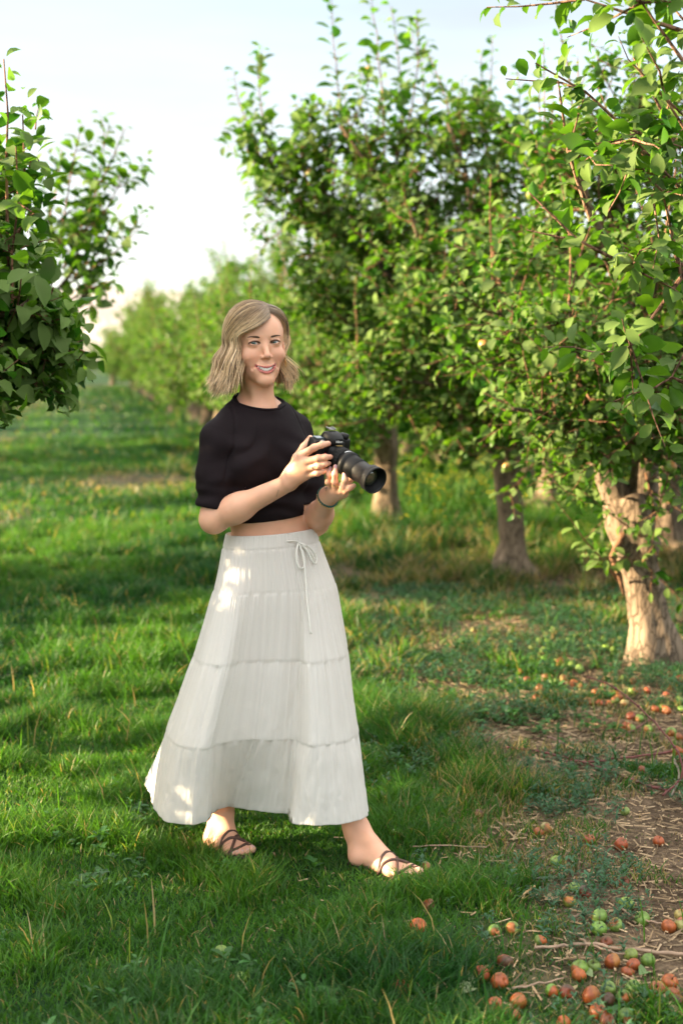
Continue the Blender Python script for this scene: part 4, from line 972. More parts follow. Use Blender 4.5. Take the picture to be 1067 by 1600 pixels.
body_groups = [(.001, head + neck), (.03, torso + collar), (.03, arms), (.02, foreR), (.02, foreL), (.012, palmR), (.012, palmL)]
body_groups += [(.0035, f_) for f_ in Rfing[:4]] + [(.010, Rfing[4])] + [(.0035, f_) for f_ in Lfing] + [(.03, lf), (.03, lr)] + [(.003, f_) for f_ in tf] + [(.003, f_) for f_ in trr]
allops = [o for g_ in body_groups for o in g_[1] if not o.sub]
lo = np.min([o.c - o.R for o in allops], 0) - .01; hi = np.max([o.c + o.R for o in allops], 0) + .01
V, F = surf(body_groups, .0021, lo, hi)
V = relax(V, F, 1, .35)
SKC = np.array([.74, .40, .265])
C = np.tile(SKC[None], (len(V), 1))
hl = ((V - HO) @ HM) / HS                      # head coordinates
inh = (hl[:, 2] > -.13) & (hl[:, 1] > -.1)
def blend(m_, col, a_=1.0):
    global C
    m_ = np.clip(m_ * a_, 0, 1)[:, None]; C = C * (1 - m_) + np.asarray(col)[None] * m_
front = smoothstep(.02, .05, hl[:, 1])
for sx in (-1, 1):
    blend(np.exp(-(((hl[:, 0] - sx * .042) / .018) ** 2 + ((hl[:, 2] + .040) / .016) ** 2)) * front, (.64, .27, .19), .38)
    d_ = np.hypot((hl[:, 0] - sx * .031) / 1.0, hl[:, 2] * 1.0)
    # lashes and lid line
    u_ = (hl[:, 0] - sx * .031) / .0152; zt = .0012 * (1 - u_ ** 2) + .0049 * (1 - .78 * np.clip(u_, -1, 1) ** 2)
    m_ = (np.abs(u_) < 1.12) * np.exp(-((hl[:, 2] - zt - .0006) / .0026) ** 2) * (hl[:, 1] > .055); blend(m_, (.03, .018, .015), 1.4)
    zb = .0012 * (1 - u_ ** 2) - .0049 * (1 - .78 * np.clip(u_, -1, 1) ** 2)
    m_ = (np.abs(u_) < 1.0) * np.exp(-((hl[:, 2] - zb + .0006) / .0012) ** 2) * (hl[:, 1] > .055); blend(m_, (.10, .055, .045), .8)
    blend(np.exp(-(((hl[:, 0] - sx * .031) / .015) ** 2 + ((hl[:, 2] - .0095) / .004) ** 2)) * front, (.42, .22, .15), .35)
blend(np.exp(-((hl[:, 0] / .012) ** 2 + ((hl[:, 2] + .036) / .010) ** 2)) * front * (hl[:, 1] > .09), (.60, .26, .18), .35)
# lips by distance to their curves
def dcurve(c_):
    c_ = np.array(c_); out_ = np.full(len(hl), 9.)
    sel = np.where(inh & (hl[:, 1] > .05) & (hl[:, 2] < -.04))[0]; q = hl[sel]; dd = np.full(len(sel), 9.)
    for i_ in range(len(c_) - 1):
        a_, b_ = c_[i_], c_[i_ + 1]; ab = b_ - a_; h = np.clip((q - a_) @ ab / (ab @ ab), 0, 1); dd = np.minimum(dd, np.linalg.norm(q - a_ - h[:, None] * ab, axis=1))
    out_[sel] = dd; return out_
lf_ = smoothstep(.0345, .027, np.abs(hl[:, 0])); blend(smoothstep(.0052, .0036, dcurve(up_)) * lf_, (.44, .12, .11), .95); blend(smoothstep(.0062, .0044, dcurve(lo_)) * lf_, (.50, .15, .135), .95)
# mouth interior
m_ = (np.abs(hl[:, 0]) < .028) * (hl[:, 1] < .0845 - 18 * hl[:, 0] ** 2) * (hl[:, 1] > .055) * (np.abs(hl[:, 2] + .0775 - .0138 * (hl[:, 0] / .0265) ** 2) < .0066)
blend(m_.astype(float), (.10, .02, .02))
# knuckles, nails, elbows, toes
for f_ in Rfing[:4] + Lfing[:4]:
    op = f_[-1]; blend(np.exp(-(np.linalg.norm(V - op.b, axis=1) / .010) ** 2), (.60, .27, .20), .6)
    op0 = f_[0]; blend(np.exp(-(np.linalg.norm(V - op0.b, axis=1) / .009) ** 2), (.60, .27, .20), .35)
nail_dir = np.array([0, -1., 0])
for f_ in [Lfing[0], Lfing[1], Lfing[2]]:
    op = f_[-1]; q = op.b + np.array([0, -op.r2, .001]); blend(smoothstep(.0062, .0045, np.linalg.norm((V - q) * np.array([1.3, 1, .8]), axis=1)), (.52, .30, .33))
for tt in (tf, trr):
    for q_, t_ in enumerate(tt):
        op = t_[-1]; nn = unit(op.b - op.a); q = op.b + nn * op.r2 * .35 + np.array([0, 0, op.r2 * .9]); blend(smoothstep(.0075 if q_ == 0 else .0055, .004 if q_ else .006, np.linalg.norm(V - q, axis=1)), (.66, .45, .40))
blend(np.exp(-(np.linalg.norm(V - RE - np.array([-.02, .01, -.03]), axis=1) / .03) ** 2), (.60, .28, .20), .4)
for fd_, toe_ in ((fdF, FRt), (fdR, RRt)): blend(np.exp(-(np.linalg.norm(V - toe_, axis=1) / .08) ** 2), (.60, .28, .20), .35)
# small sun tattoo inside the left wrist, fine sprig on the right forearm
def ink(c_, r_, rays=8):
    q = V - c_; px_ = q[:, 0]; pz_ = q[:, 2]; rr_ = np.hypot(px_, pz_); an = np.arctan2(pz_, px_)
    m1 = np.exp(-((rr_ - r_ * .42) / .0016) ** 2) + (np.cos(an * rays) > .55) * (rr_ > r_ * .45) * (rr_ < r_) * 1.0
    return m1 * (rr_ < r_ * 1.1) * (q[:, 1] < .0) * (np.abs(q[:, 1]) < .04)
blend(ink(P(512.5, 762, 3.915), .0085), (.14, .11, .10), .8)
q = V - P(434, 770, 3.89); blend(np.exp(-((q[:, 0] - .3 * q[:, 2]) / .0016) ** 2) * (np.abs(q[:, 2]) < .010) * (q[:, 1] < .03), (.30, .17, .12), .7)
SKIN = mat("skin", rough=.48, spec=.4, attr=True, sss=.18, bump=(220, .12, .002), noise=(28, .95, 1.05, 3))
person = empty("person", (0, 0, 0)); tag(person, "smiling woman in a black crop top and long white tiered skirt, holding a camera", "person")
raw_mesh("body", V, F, SKIN, person, C)

# ---- eyes, brows, teeth
EYE = mat("eye", rough=.12, spec=.6, attr=True, coat=.5)
for sx in (-1, 1):
    mb = MB(); c_ = np.array([sx * .031, .069, .0010]); nu, nv = 32, 24
    th = np.linspace(0, np.pi, nv + 1)[:, None]; ph = np.arange(nu)[None, :] / nu * 2 * np.pi
    Vl = np.stack([np.sin(th) * np.cos(ph), np.cos(th) * np.ones_like(ph), np.sin(th) * np.sin(ph)], -1).reshape(-1, 3)
    gz = unit(np.array([-.31 - .02 * sx, 1, -.0])); ang = np.arccos(np.clip(Vl @ gz, -1, 1)) * .0136
    Ce = np.tile([[.58, .54, .51]], (len(Vl), 1)); Ce[ang < .0073] = (.03, .04, .04); Ce[ang < .0060] = (.13, .17, .155); Ce[ang < .0028] = (.01, .01, .01)
    i = np.arange(nv)[:, None]; j = np.arange(nu)[None, :]; jn = (j + 1) % nu
    F = np.stack([i * nu + j, i * nu + jn, (i + 1) * nu + jn, (i + 1) * nu + j], -1).reshape(-1, 4)
    Vw = HO + HS * ((c_ + Vl * .0136) @ HM.T); mb.add(Vw, F, Ce); mb.build("eye", EYE, person)
    mb = MB(); u = np.linspace(0, 1, 9); bx_ = sx * (.0155 + .033 * u); bz = .0168 + .0055 * np.sin(u * 2.0) - .003 * u; by = .0865 - .0135 * u ** 1.6 + .001
    mb.tube([Hh(*q) for q in zip(bx_, by, bz)], np.array([.0016, .0024, .0025, .0023, .0021, .0018, .0015, .0012, .0007]) * 1.25, 8, (.085, .048, .028)); mb.build("eyebrow", mat("eyebrow_hair", rough=.8, attr=True) if sx < 0 else bpy.data.materials["eyebrow_hair"], person)
mb = MB(); TOOTH = mat("tooth", rough=.2, spec=.5, attr=True, coat=.2)
for q in np.linspace(-1, 1, 12):
    w_ = .0034; x_ = q * .0250; zt = -.0752 + .0128 * q * q
    mb.sphere(Hh(x_, .0862 - .019 * q * q, zt - .0005), np.array([w_, .0035, .0062 * (1 - .55 * q * q)]) * HS, 12, 8, (.82, .79, .74), HM)
mb.build("teeth", TOOTH, person)

# ---- crop top
RSl = RE + (RS - RE) * .16
def shirt_groups(o):
    return [(.03, [Op('el', CH, np.array((.138, .098, .165)) + o, MT), Op('el', T3(CH, 0, 0, .085), np.array((.136, .075, .066)) + o, MT, k=.05), Op('el', WA, np.array((.122, .092, .13)) + o, MT, k=.07),
             Op('rc', RS + np.array([.01, 0, .0]), T3(NKB, -.035, 0, .004), .0435 + o, .043 + o, k=.04), Op('rc', LS + np.array([-.01, 0, .0]), T3(NKB, .035, 0, .004), .046 + o, .043 + o, k=.04), Op('rc', T3(NKB, -.05, .030, -.015), T3(NKB, .05, .030, -.015), .045 + o, .045 + o, k=.04),
             Op('el', T3(CH, -.066, .070, .0), np.array((.057, .047, .054)) + o, MT, k=.045), Op('el', T3(CH, .066, .070, .0), np.array((.057, .047, .054)) + o, MT, k=.045)]),
            (.03, [Op('rc', P(399, 648, 4.13), Hh(-.002, -.018, -.065), .050 + o, .045 + o)] + [Op('rc', P(420, 634, 4.05), Hh(.012, .018, -.085), .020 + o, .014 + o, k=.03), Op('rc', P(404, 636, 4.04), Hh(-.03, .0, -.07), .014 + o, .012 + o, k=.03)]),
            (.020, [Op('rc', RS, RS + (RE - RS) * .45, .0455 + o, .0455 + o), Op('rc', RS + (RE - RS) * .45, RE, .046 + o, .046 + o, k=.03), Op('rc', LS, LS + (LE - LS) * .45, .047 + o, .044 + o), Op('rc', LS + (LE - LS) * .45, LE, .045 + o, .040 + o, k=.03)])]
NQ = P(413, 638, 4.03); NN = unit(np.array([0, 0, 1.0]) + Fd * .30); NC = P(403, 632, 4.105)
NCX = Op('rc', P(399, 660, 4.12), Hh(-.002, -.010, -.065), .092, .100)
def neckcut(p): return np.maximum(-((p - NQ) @ NN), NCX(p))
neck_ax = [Op('rc', T3(NKB, .0, .024, .036), T3(NKB, 0, .04, .13), .0600, .085)]
hem0 = P(424, 816, 3.98)
aR = unit(RE - RS); aL = unit(LE - LS)
def wr(p):
    """soft drag folds across the chest, pulls towards the armpits, creases in the sleeves"""
    q = (p - CH) @ MT; x_, y_, z_ = q[:, 0], q[:, 1], q[:, 2]
    f = smoothstep(.0, -.04, y_)
    a1 = np.sin((z_ * 1.0 + x_ * .35 + .04 * vnoise(x_ * 14 + 20, z_ * 14 + 20)) * 105) * smoothstep(.16, .02, np.hypot(x_ - .10, z_ - .0)) * f
    a2 = np.sin((z_ * .8 - x_ * .6 + .05 * vnoise(x_ * 12 + 50, z_ * 12 + 9)) * 92) * smoothstep(.15, .02, np.hypot(x_ + .11, z_ - .05)) * f
    a3 = np.sin((z_ + .05 * vnoise(x_ * 9 + 3, z_ * 6 + 3)) * 130) * smoothstep(-.03, -.07, z_) * smoothstep(-.17, -.12, z_) * .55
    l_ = (p - RS) @ aR; ring = np.sin((l_ + .03 * vnoise(p[:, 1] * 20 + 5, p[:, 2] * 9 + 5) + .3 * (p[:, 0] - RS[0])) * 150) * smoothstep(.06, .12, l_) * (np.linalg.norm(p - RS - l_[:, None] * aR, axis=1) < .075)
    a4 = np.abs(np.sin((x_ * .55 - z_ * .5 + .06 * vnoise(x_ * 10 + 7, z_ * 10 + 3)) * 60)) ** .6 * smoothstep(.0, .06, z_) * smoothstep(.16, .09, z_) * f
    sR = (p - (RS - Rd * .018)) @ unit(-Rd * 1.0 - np.array([0, 0, .28])); sL = (p - (LS + Rd * .018)) @ unit(Rd * 1.0 - np.array([0, 0, .28])); up_m = smoothstep(-.06, -.03, z_)
    gro = (np.exp(-(sR / .0035) ** 2) * (x_ < 0) + np.exp(-(sL / .0035) ** 2) * (x_ > 0)) * up_m
    return -gro * .003 + (a1 + a2 * .8 + a3 + a4 * .6) * .0038 + ring * .0010 + (fbm(x_ * 16 + 30, z_ * 16 + 30, 3) - .5) * .005
def shirt_post(p, d):
    d = d - wr(p)
    d = smax(d, -neckcut(p), .004)
    zc = hem0[2] + .10 * ((p - hem0) @ (-Rd)) ; d = smax(d, zc - p[:, 2], .003)
    sidR = np.linalg.norm(p - RS - ((p - RS) @ aR)[:, None] * aR, axis=1); sel = (sidR < .085) & (p[:, 0] < RS[0] + .055) & (((p - RS) @ aR) > .1)
    cut = (p - (RS + (RE - RS) * .865)) @ unit(aR + np.array([-.12, 0, .0])); d = np.where(sel, smax(d, cut, .003), d)
    sidL = np.linalg.norm(p - LS - ((p - LS) @ aL)[:, None] * aL, axis=1); sel = (sidL < .08) & (p[:, 0] > LS[0] - .01) & (((p - LS) @ aL) > .1) & (p[:, 1] > 4.06)
    cut = (p - (LS + (LE - LS) * .80)) @ aL; d = np.where(sel, smax(d, cut, .003), d)
    return d
SG = shirt_groups(.0055); ops_ = [o for g_ in SG for o in g_[1]]
lo = np.min([o.c - o.R for o in ops_], 0) - .02; hi = np.max([o.c + o.R for o in ops_], 0) + .02
V, F = surf(SG, .0028, lo, hi, post=shirt_post); V = relax(V, F, 1, .4)
CLOTH = mat("black_jersey", (.008, .0042, .0058), .8, .18, bump=(420, .25, .001), noise=(9, .85, 1.25, 3))
top_ = raw_mesh("crop_top", V, F, CLOTH, person)
# ribbed neckband
mb = MB(); op = neck_ax[0]; axn = unit(op.b - op.a); u0 = unit(np.cross(axn, [1, 0, 0])); v0 = np.cross(axn, u0); pts = []
for a_ in np.linspace(0, 6.2832, 60, endpoint=False):
    dirv = u0 * math.cos(a_) + v0 * math.sin(a_); best = None
    for s_ in np.linspace(.03, .098, 90):
        pp_ = NC + np.array([math.cos(a_), math.sin(a_), 0]) * s_; pp_[2] = NQ[2] - ((pp_ - NQ)[:2] @ NN[:2]) / NN[2]
        if eval_groups(SG, pp_[None])[0] > -.001: best = pp_; break
    pts.append(best if best is not None else pp_)
pts = np.array(pts); rr_ = np.hypot(*(pts - NC)[:, :2].T)
for _ in range(40):
    av_ = (np.roll(rr_, 3) + np.roll(rr_, -3)) / 2; rr_ = np.minimum(rr_, av_ + .0015)
pts[:, :2] = NC[:2] + (pts - NC)[:, :2] * (rr_ / np.hypot(*(pts - NC)[:, :2].T))[:, None]; pts[:, 2] = NQ[2] - ((pts - NQ)[:, :2] @ NN[:2]) / NN[2]
for _ in range(3): pts = (np.roll(pts, 1, 0) + 2 * pts + np.roll(pts, -1, 0)) / 4
pts = np.concatenate([pts, pts[:2]])
mb.tube(pts, .0042, 8, (1, 1, 1), cap=False, sq=np.tile([1.0], 8)); mb.build("neckband", CLOTH, top_, color=False)

# ---- tiered skirt
SK = bpy.data.materials.new("white_crinkle_cotton"); SK.use_nodes = True; t = SK.node_tree; n = t.nodes; L = t.links; b = n['Principled BSDF']
b.inputs['Base Color'].default_value = (.84, .81, .75, 1); b.inputs['Roughness'].default_value = .85; b.inputs['Specular IOR Level'].default_value = .2; b.inputs['Sheen Weight'].default_value = .15
uvn = n.new('ShaderNodeUVMap'); mp1 = n.new('ShaderNodeMapping'); mp1.inputs['Scale'].default_value = (150, 1.2, 1); L.new(uvn.outputs[0], mp1.inputs[0])
nz1 = n.new('ShaderNodeTexNoise'); nz1.inputs['Scale'].default_value = 1; nz1.inputs['Detail'].default_value = 3; L.new(mp1.outputs[0], nz1.inputs['Vector'])
mp2 = n.new('ShaderNodeMapping'); mp2.inputs['Scale'].default_value = (26, 14, 1); L.new(uvn.outputs[0], mp2.inputs[0])
nz2 = n.new('ShaderNodeTexNoise'); nz2.inputs['Scale'].default_value = 1; nz2.inputs['Detail'].default_value = 6; nz2.inputs['Distortion'].default_value = .8; L.new(mp2.outputs[0], nz2.inputs['Vector'])
ad = n.new('ShaderNodeMath'); ad.operation = 'ADD'; L.new(nz1.outputs['Fac'], ad.inputs[0]); m2 = n.new('ShaderNodeMath'); m2.operation = 'MULTIPLY'; m2.inputs[1].default_value = .55; L.new(nz2.outputs['Fac'], m2.inputs[0]); L.new(m2.outputs[0], ad.inputs[1])
bp = n.new('ShaderNodeBump'); bp.inputs['Strength'].default_value = .55; bp.inputs['Distance'].default_value = .006; L.new(ad.outputs[0], bp.inputs['Height']); L.new(bp.outputs[0], b.inputs['Normal'])
cr = n.new('ShaderNodeMapRange'); cr.inputs[1].default_value = .3; cr.inputs[2].default_value = .7; cr.inputs[3].default_value = .93; cr.inputs[4].default_value = 1.03; L.new(nz1.outputs['Fac'], cr.inputs[0])
cs_ = n.new('ShaderNodeVectorMath'); cs_.operation = 'SCALE'; cs_.inputs[0].default_value = (.87, .845, .80); L.new(cr.outputs[0], cs_.inputs['Scale']); L.new(cs_.outputs[0], b.inputs['Base Color'])
trn = n.new('ShaderNodeBsdfTranslucent'); trn.inputs[0].default_value = (.8, .76, .68, 1); L.new(bp.outputs[0], trn.inputs['Normal']); ms = n.new('ShaderNodeMixShader'); ms.inputs[0].default_value = .28
L.new(b.outputs[0], ms.inputs[1]); L.new(trn.outputs[0], ms.inputs[2]); L.new(ms.outputs[0], n['Material Output'].inputs[0])

def hemray(px, py, z): g = ray(px, py); t_ = (z - CAMZ) / g[2]; return np.array([g[0] * t_, g[1] * t_])
ZH = .155
# plan of the hem, counter-clockwise from the left edge along the near side
hem_pts = [hemray(229, 1222, ZH), hemray(236, 1250, ZH), hemray(258, 1285, ZH), hemray(300, 1290, ZH), hemray(328, 1284, ZH), hemray(342, 1264, ZH), hemray(358, 1257, ZH), hemray(395, 1263, ZH), hemray(430, 1271, ZH), hemray(449, 1270, ZH),
           hemray(458, 1287, ZH), hemray(495, 1292, ZH), hemray(535, 1289, ZH), hemray(566, 1276, ZH), hemray(572, 1258, ZH)]
e1 = hem_pts[-1]; hem_pts += [np.array([e1[0] - .02, 4.16]), np.array([e1[0] - .10, 4.33]), np.array([-.10, 4.42]), np.array([-.24, 4.50]), np.array([-.38, 4.55]), np.array([-.50, 4.50]), np.array([-.58, 4.40])]
hp = np.array(hem_pts); seg = np.linalg.norm(np.roll(hp, -1, 0) - hp, axis=1); cs2 = np.concatenate([[0], np.cumsum(seg)]); NU = 900
hpc = np.concatenate([hp, hp[:1]]); uu = np.linspace(0, cs2[-1], NU, endpoint=False); hem = np.stack([np.interp(uu, cs2, hpc[:, k_]) for k_ in (0, 1)], -1)
def csmooth(a_, it):
    for _ in range(it): a_ = (np.roll(a_, 1, 0) + 2 * a_ + np.roll(a_, -1, 0)) / 4
    return a_
hem = csmooth(hem, 60)
ctr = hem.mean(0); hd = hem - ctr; 
hsm = csmooth(hem, 9000); 
def ell_sec(cx_px, py, Y, a_, b_, yaw):
    c_ = P(cx_px, py, Y); ang = np.linspace(0, 2 * np.pi, NU, endpoint=False)
    # parameter aligned with the hem: starts at the left edge, runs along the near side
    th_ = np.arctan2(hsm[:, 1] - ctr[1], hsm[:, 0] - ctr[0]); th_ = np.unwrap(th_)
    dx, dy = np.cos(th_), np.sin(th_); cy0, sy0 = math.cos(yaw), math.sin(yaw)
    lx, ly = dx * cy0 + dy * sy0, -dx * sy0 + dy * cy0; rr_ = 1 / np.sqrt((lx / a_) ** 2 + (ly / b_) ** 2)
    return np.stack([c_[0] + dx * rr_, c_[1] + dy * rr_], -1), c_[2]
secs = []      # (z, plan curve, smoothing already in)
s0, z0 = ell_sec(424, 829, 4.095, .138, .108, YAW); s1, z1 = ell_sec(424, 850, 4.095, .147, .117, YAW); s2, z2 = ell_sec(430, 915, 4.105, .182, .140, YAW); s3, z3 = ell_sec(424, 1018, 4.12, .222, .180, YAW * .8)
s4, z4 = ell_sec(409, 1135, 4.15, .272, .240, YAW * .5)
zH = ZH
mid = csmooth(hem, 500); s2 = s2 + .3 * ((csmooth(hem, 450) - csmooth(hem, 6000)))
s3 = s3 * .85 + (csmooth(hem, 1200) - ctr) * .10 + np.array([0, 0]) + .15 * (s3.mean(0)) - 0 if False else s3
ind_ = ((uu > cs2[5] + .01) & (uu < cs2[10] - .01)).astype(float)[:, None]; inm = csmooth(np.repeat(ind_, 2, 1), 260); cdir = (ctr - hem); cdir /= np.linalg.norm(cdir, axis=1)[:, None]
s4 = s4 + .9 * ((csmooth(hem, 250) - csmooth(hem, 6000))) + cdir * inm * .055
s3 = s3 + cdir * inm * .022 + .7 * ((csmooth(hem, 350) - csmooth(hem, 6000)))
ctrl_z = np.array([z0, z1, z2, z3, z4, zH]); ctrl = np.stack([s0, s1, s2, s3, s4, hem])
rows = np.concatenate([np.linspace(z0, z1, 14, endpoint=False), np.linspace(z1, z2, 26, endpoint=False), np.linspace(z2, z3, 42, endpoint=False), np.linspace(z3, z4, 50, endpoint=False), np.linspace(z4, zH, 64)])
u1 = np.arange(NU) / NU
def per(fr, seed, octs=((1, 1),)):
    r_ = np.random.default_rng(seed); o_ = np.zeros(NU)
    for k_ in range(fr[0], fr[1]): o_ += r_.normal() * np.cos(2 * np.pi * (k_ * u1 + r_.random()))
    return o_ / np.abs(o_).max()
pl = [per((18, 60), 1), per((20, 64), 2), per((18, 60), 3), per((16, 60), 4), per((16, 64), 5)]; lowf = [per((4, 12), 11), per((4, 13), 12), per((4, 12), 13), per((4, 12), 14), per((4, 12), 15)]
fine = per((110, 150), 21)
VV = []; UV = []
seam = [z1, z2, z3, z4]
cz = ctrl_z[::-1]
for z in rows:
    w_ = np.stack([[np.interp(z, cz, ctrl[::-1][:, q, k_]) for k_ in (0, 1)] for q in range(0, NU, 6)]); 
    ti = np.interp(z, cz, np.arange(len(cz))[::-1]); i0 = min(int(ti), len(ctrl) - 2); f_ = ti - i0
    # smooth interpolation between sections (Catmull-Rom)
    pA = ctrl[max(i0 - 1, 0)]; pB = ctrl[i0]; pC = ctrl[i0 + 1]; pD = ctrl[min(i0 + 2, len(ctrl) - 1)]
    if i0 >= 1: cur = pB * (1 - f_) + pC * f_ + .10 * (f_ * (1 - f_)) * ((pB - pA) - (pD - pC))
    else: cur = pB * (1 - f_) + pC * f_
    tg = np.roll(cur, -1, 0) - np.roll(cur, 1, 0); nn = np.stack([tg[:, 1], -tg[:, 0]], -1); nn /= np.linalg.norm(nn, axis=1)[:, None] + 1e-9
    if ((cur - cur.mean(0)) * nn).sum() < 0: nn = -nn
    tier = sum(z < q for q in seam); ztop = [z0, z1, z2, z3, z4][tier]; zbot = [z1, z2, z3, z4, zH][tier]; g_ = (ztop - z) / (ztop - zbot)
    amp = [.0016, .0024, .0035, .0045, .0055][tier]
    prof = (.35 + .65 * np.exp(-g_ * 2.2)) ; disp = amp * prof * pl[tier] * math.sin(min((g_ + .02) * 14, 1.57)) + .016 * np.clip((z1 - z) / (z1 - zH), 0, 1) ** 1.2 * (lowf[3] * .6 + lowf[2] * .5)
    disp = disp + .0035 * np.clip((.75 - z) / .5, 0, 1) * (fbm(u1 * 90 + 3, np.full(NU, z * 16.), 3) - .5) * 2 + .0009 * fine * np.exp(-g_ * 3)
    if tier: disp = disp + .0020 * np.sin(min(g_ * 6, 1.57)) * (tier > 1)
    for q in seam[1:]: disp = disp - .0013 * np.exp(-((z - q) / .003) ** 2)
    for q in (z1,): disp = disp - .002 * np.exp(-((z - q) / .003) ** 2)
    cur = cur + nn * disp[:, None]
    zz = z + np.zeros(NU)
    tilt = np.clip((z - .55) / (z0 - .55), 0, 1) ** 2; zz = zz + tilt * (.055 * (cur[:, 0] - cur[:, 0].mean()))       # waist rises to her left
    zz = zz + (1 - tilt) * np.clip((.5 - z) / .35, 0, 1) * (.006 * per((2, 7), 31) + .0015 * lowf[4])
    VV.append(np.stack([cur[:, 0], cur[:, 1], zz], -1)); UV.append(np.stack([u1, np.full(NU, (z0 - z) / .9)], -1))
NR = len(VV)
# turned hem: a small inner lip, so that the cloth has an edge
lipv = VV[-1].copy(); cen = lipv.mean(0); lipv[:, :2] += (cen[:2] - lipv[:, :2]) * .012; lipv[:, 2] -= .001; VV.append(lipv); UV.append(UV[-1])
lip2 = lipv.copy(); lip2[:, 2] += .022; VV.append(lip2); UV.append(UV[-1])
wt = VV[0].copy(); cen = wt.mean(0); wt[:, :2] += (cen[:2] - wt[:, :2]) * .03; wt[:, 2] += .001; w2 = wt.copy(); w2[:, :2] += (cen[:2] - w2[:, :2]) * .05; w2[:, 2] -= .02
VV = [w2, wt] + VV; UV = [UV[0], UV[0]] + UV
NR = len(VV); Vs = np.concatenate(VV); Us = np.concatenate(UV)
i = np.arange(NR - 1)[:, None]; j = np.arange(NU)[None, :]; jn = (j + 1) % NU
Fs = np.stack([i * NU + j, (i + 1) * NU + j, (i + 1) * NU + jn, i * NU + jn], -1).reshape(-1, 4)
skirt = raw_mesh("skirt", Vs, Fs, SK, person, uv=Us)
SKW = VV[2:2 + 14]
# drawstring bow on the front of the waistband
WHT = mat("white_cord", (.80, .77, .71), .85, .2)
def onskirt(px, py):      # first hit of the pixel ray with the skirt's vertices (nearest vertex along the ray)
    d_ = unit(ray(px, py)); q = Vs - np.array([0, 0, CAMZ]); t_ = q @ d_; dist = np.linalg.norm(q - t_[:, None] * d_, axis=1); k_ = np.where(dist < .006)[0]
    if len(k_) == 0: k_ = np.argsort(dist)[:5]
    kk = k_[np.argmin(t_[k_])]; return np.array([0, 0, CAMZ]) + d_ * (t_[kk] - .005)
def cord(path, r0, name="drawstring"):
    mb = MB(); pts = np.array([onskirt(*q[:2]) + (np.array([0, -q[2], 0]) if len(q) > 2 else 0) for q in path])
    for _ in range(2):
        m_ = (pts[1:] + pts[:-1]) / 2; a_ = np.empty((len(pts) + len(m_), 3)); a_[0::2] = pts; a_[1::2] = m_; pts = a_; pts[1:-1] = (pts[:-2] + 2 * pts[1:-1] + pts[2:]) / 4
    mb.tube(pts, r0, 8, sq=np.array([1, .8, .45, .8, 1, .8, .45, .8])); return mb.build(name, WHT, skirt, color=False)
cord([(466, 847), (470, 849, .002), (474, 851, .004), (477, 852, .004)], .0045, "knot")
cord([(466, 848), (463, 860, .004), (463, 876, .004), (468, 889, .004), (475, 888, .004), (477, 876, .004), (474, 862, .004), (468, 850, .002)], .0032)
cord([(470, 849), (480, 851, .005), (490, 860, .006), (496, 874, .004), (493, 883, .004), (488, 876, .005), (482, 862, .005), (472, 851, .003)], .0032)
cord([(448, 846), (456, 844, .002), (466, 846, .002)], .0025)
cord([(469, 852, .002), (475, 875, .003), (478, 900, .003), (479, 930, .003), (482, 955, .004), (484, 972, .004), (486, 990, .004)], .0032)
cord([(470, 852, .002), (484, 858, .003), (494, 880, .003)], .0024)

# ---- sandals
LEATH = mat("brown_leather", (.085, .040, .028), .5, .4, noise=(60, .8, 1.2)); SOLE = mat("sandal_sole", (.05, .035, .03), .8, .3)
for heel, toe, fd_, sd_, L_, ops, toes in ((FRh, FRt, fdF, sdF, LF, lf, tf), (RRh, RRt, fdR, sdR, LR_, lr, trr)):
    root = empty("sandal"); root.parent = person
    out = []
    for f_, wl, wr_ in ((-.06, .006, -.006), (-.03, .026, -.026), (.2, .030, -.028), (.45, .030, -.028), (.7, .042, -.040), (.9, .040, -.034), (1.0, .024, -.014), (1.035, .010, -.002)): out.append((heel + fd_ * L_ * f_, wl, wr_))
    lft = [c_ + sd_ * a_ for c_, a_, b_ in out]; rgt = [c_ + sd_ * b_ for c_, a_, b_ in out][::-1]; ring = np.array(lft + rgt)
    n_ = len(ring); Vz = np.concatenate([ring + [0, 0, -.004], ring + [0, 0, .009]]); mb = MB()
    j = np.arange(n_); mb.add(Vz, np.stack([j, (j + 1) % n_, (j + 1) % n_ + n_, j + n_], -1))
    h_ = len(lft); tf_ = np.array([[k_ + n_, k_ + 1 + n_, n_ - 2 - k_ + n_, n_ - 1 - k_ + n_] for k_ in range(h_ - 1)]); mb.add(Vz, tf_)
    mb.build("sole", SOLE, root, smooth=False, color=False)
    allo = ops + [o for t_ in toes for o in t_]
    def strap(path, r0=.0050):
        mb = MB(); pts = []
        for f_, s_ in path:
            c_ = heel + fd_ * L_ * f_ + sd_ * s_
            best = c_ + np.array([0, 0, .010])
            for z_ in np.linspace(.10, .008, 47):
                q = c_ + np.array([0, 0, z_])
                if eval_groups([(.02, ops)] + [(.004, t_) for t_ in toes], q[None])[0] < .0015: best = q; break
            pts.append(best)
        pts = np.array(pts)
        for _ in range(2):
            m_ = (pts[1:] + pts[:-1]) / 2; a_ = np.empty((len(pts) + len(m_), 3)); a_[0::2] = pts; a_[1::2] = m_; pts = a_
        pts[1:-1] = (pts[:-2] + 2 * pts[1:-1] + pts[2:]) / 4
        mb.tube(pts, r0, 8); mb.build("strap", LEATH, root, color=False)
    strap([(.56, .044), (.60, .030), (.66, .010), (.74, -.012), (.80, -.030), (.82, -.040)])
    strap([(.82, .044), (.78, .030), (.70, .010), (.64, -.010), (.58, -.030), (.54, -.040)])
    strap([(.60, .044), (.56, .026), (.53, .0), (.52, -.022), (.54, -.042)], .0045)
    strap([(.86, .046), (.86, .030), (.84, .010), (.83, -.012), (.80, -.034), (.78, -.044)], .0042)
    strap([(.93, .030), (.90, .022), (.84, .020)], .0028)

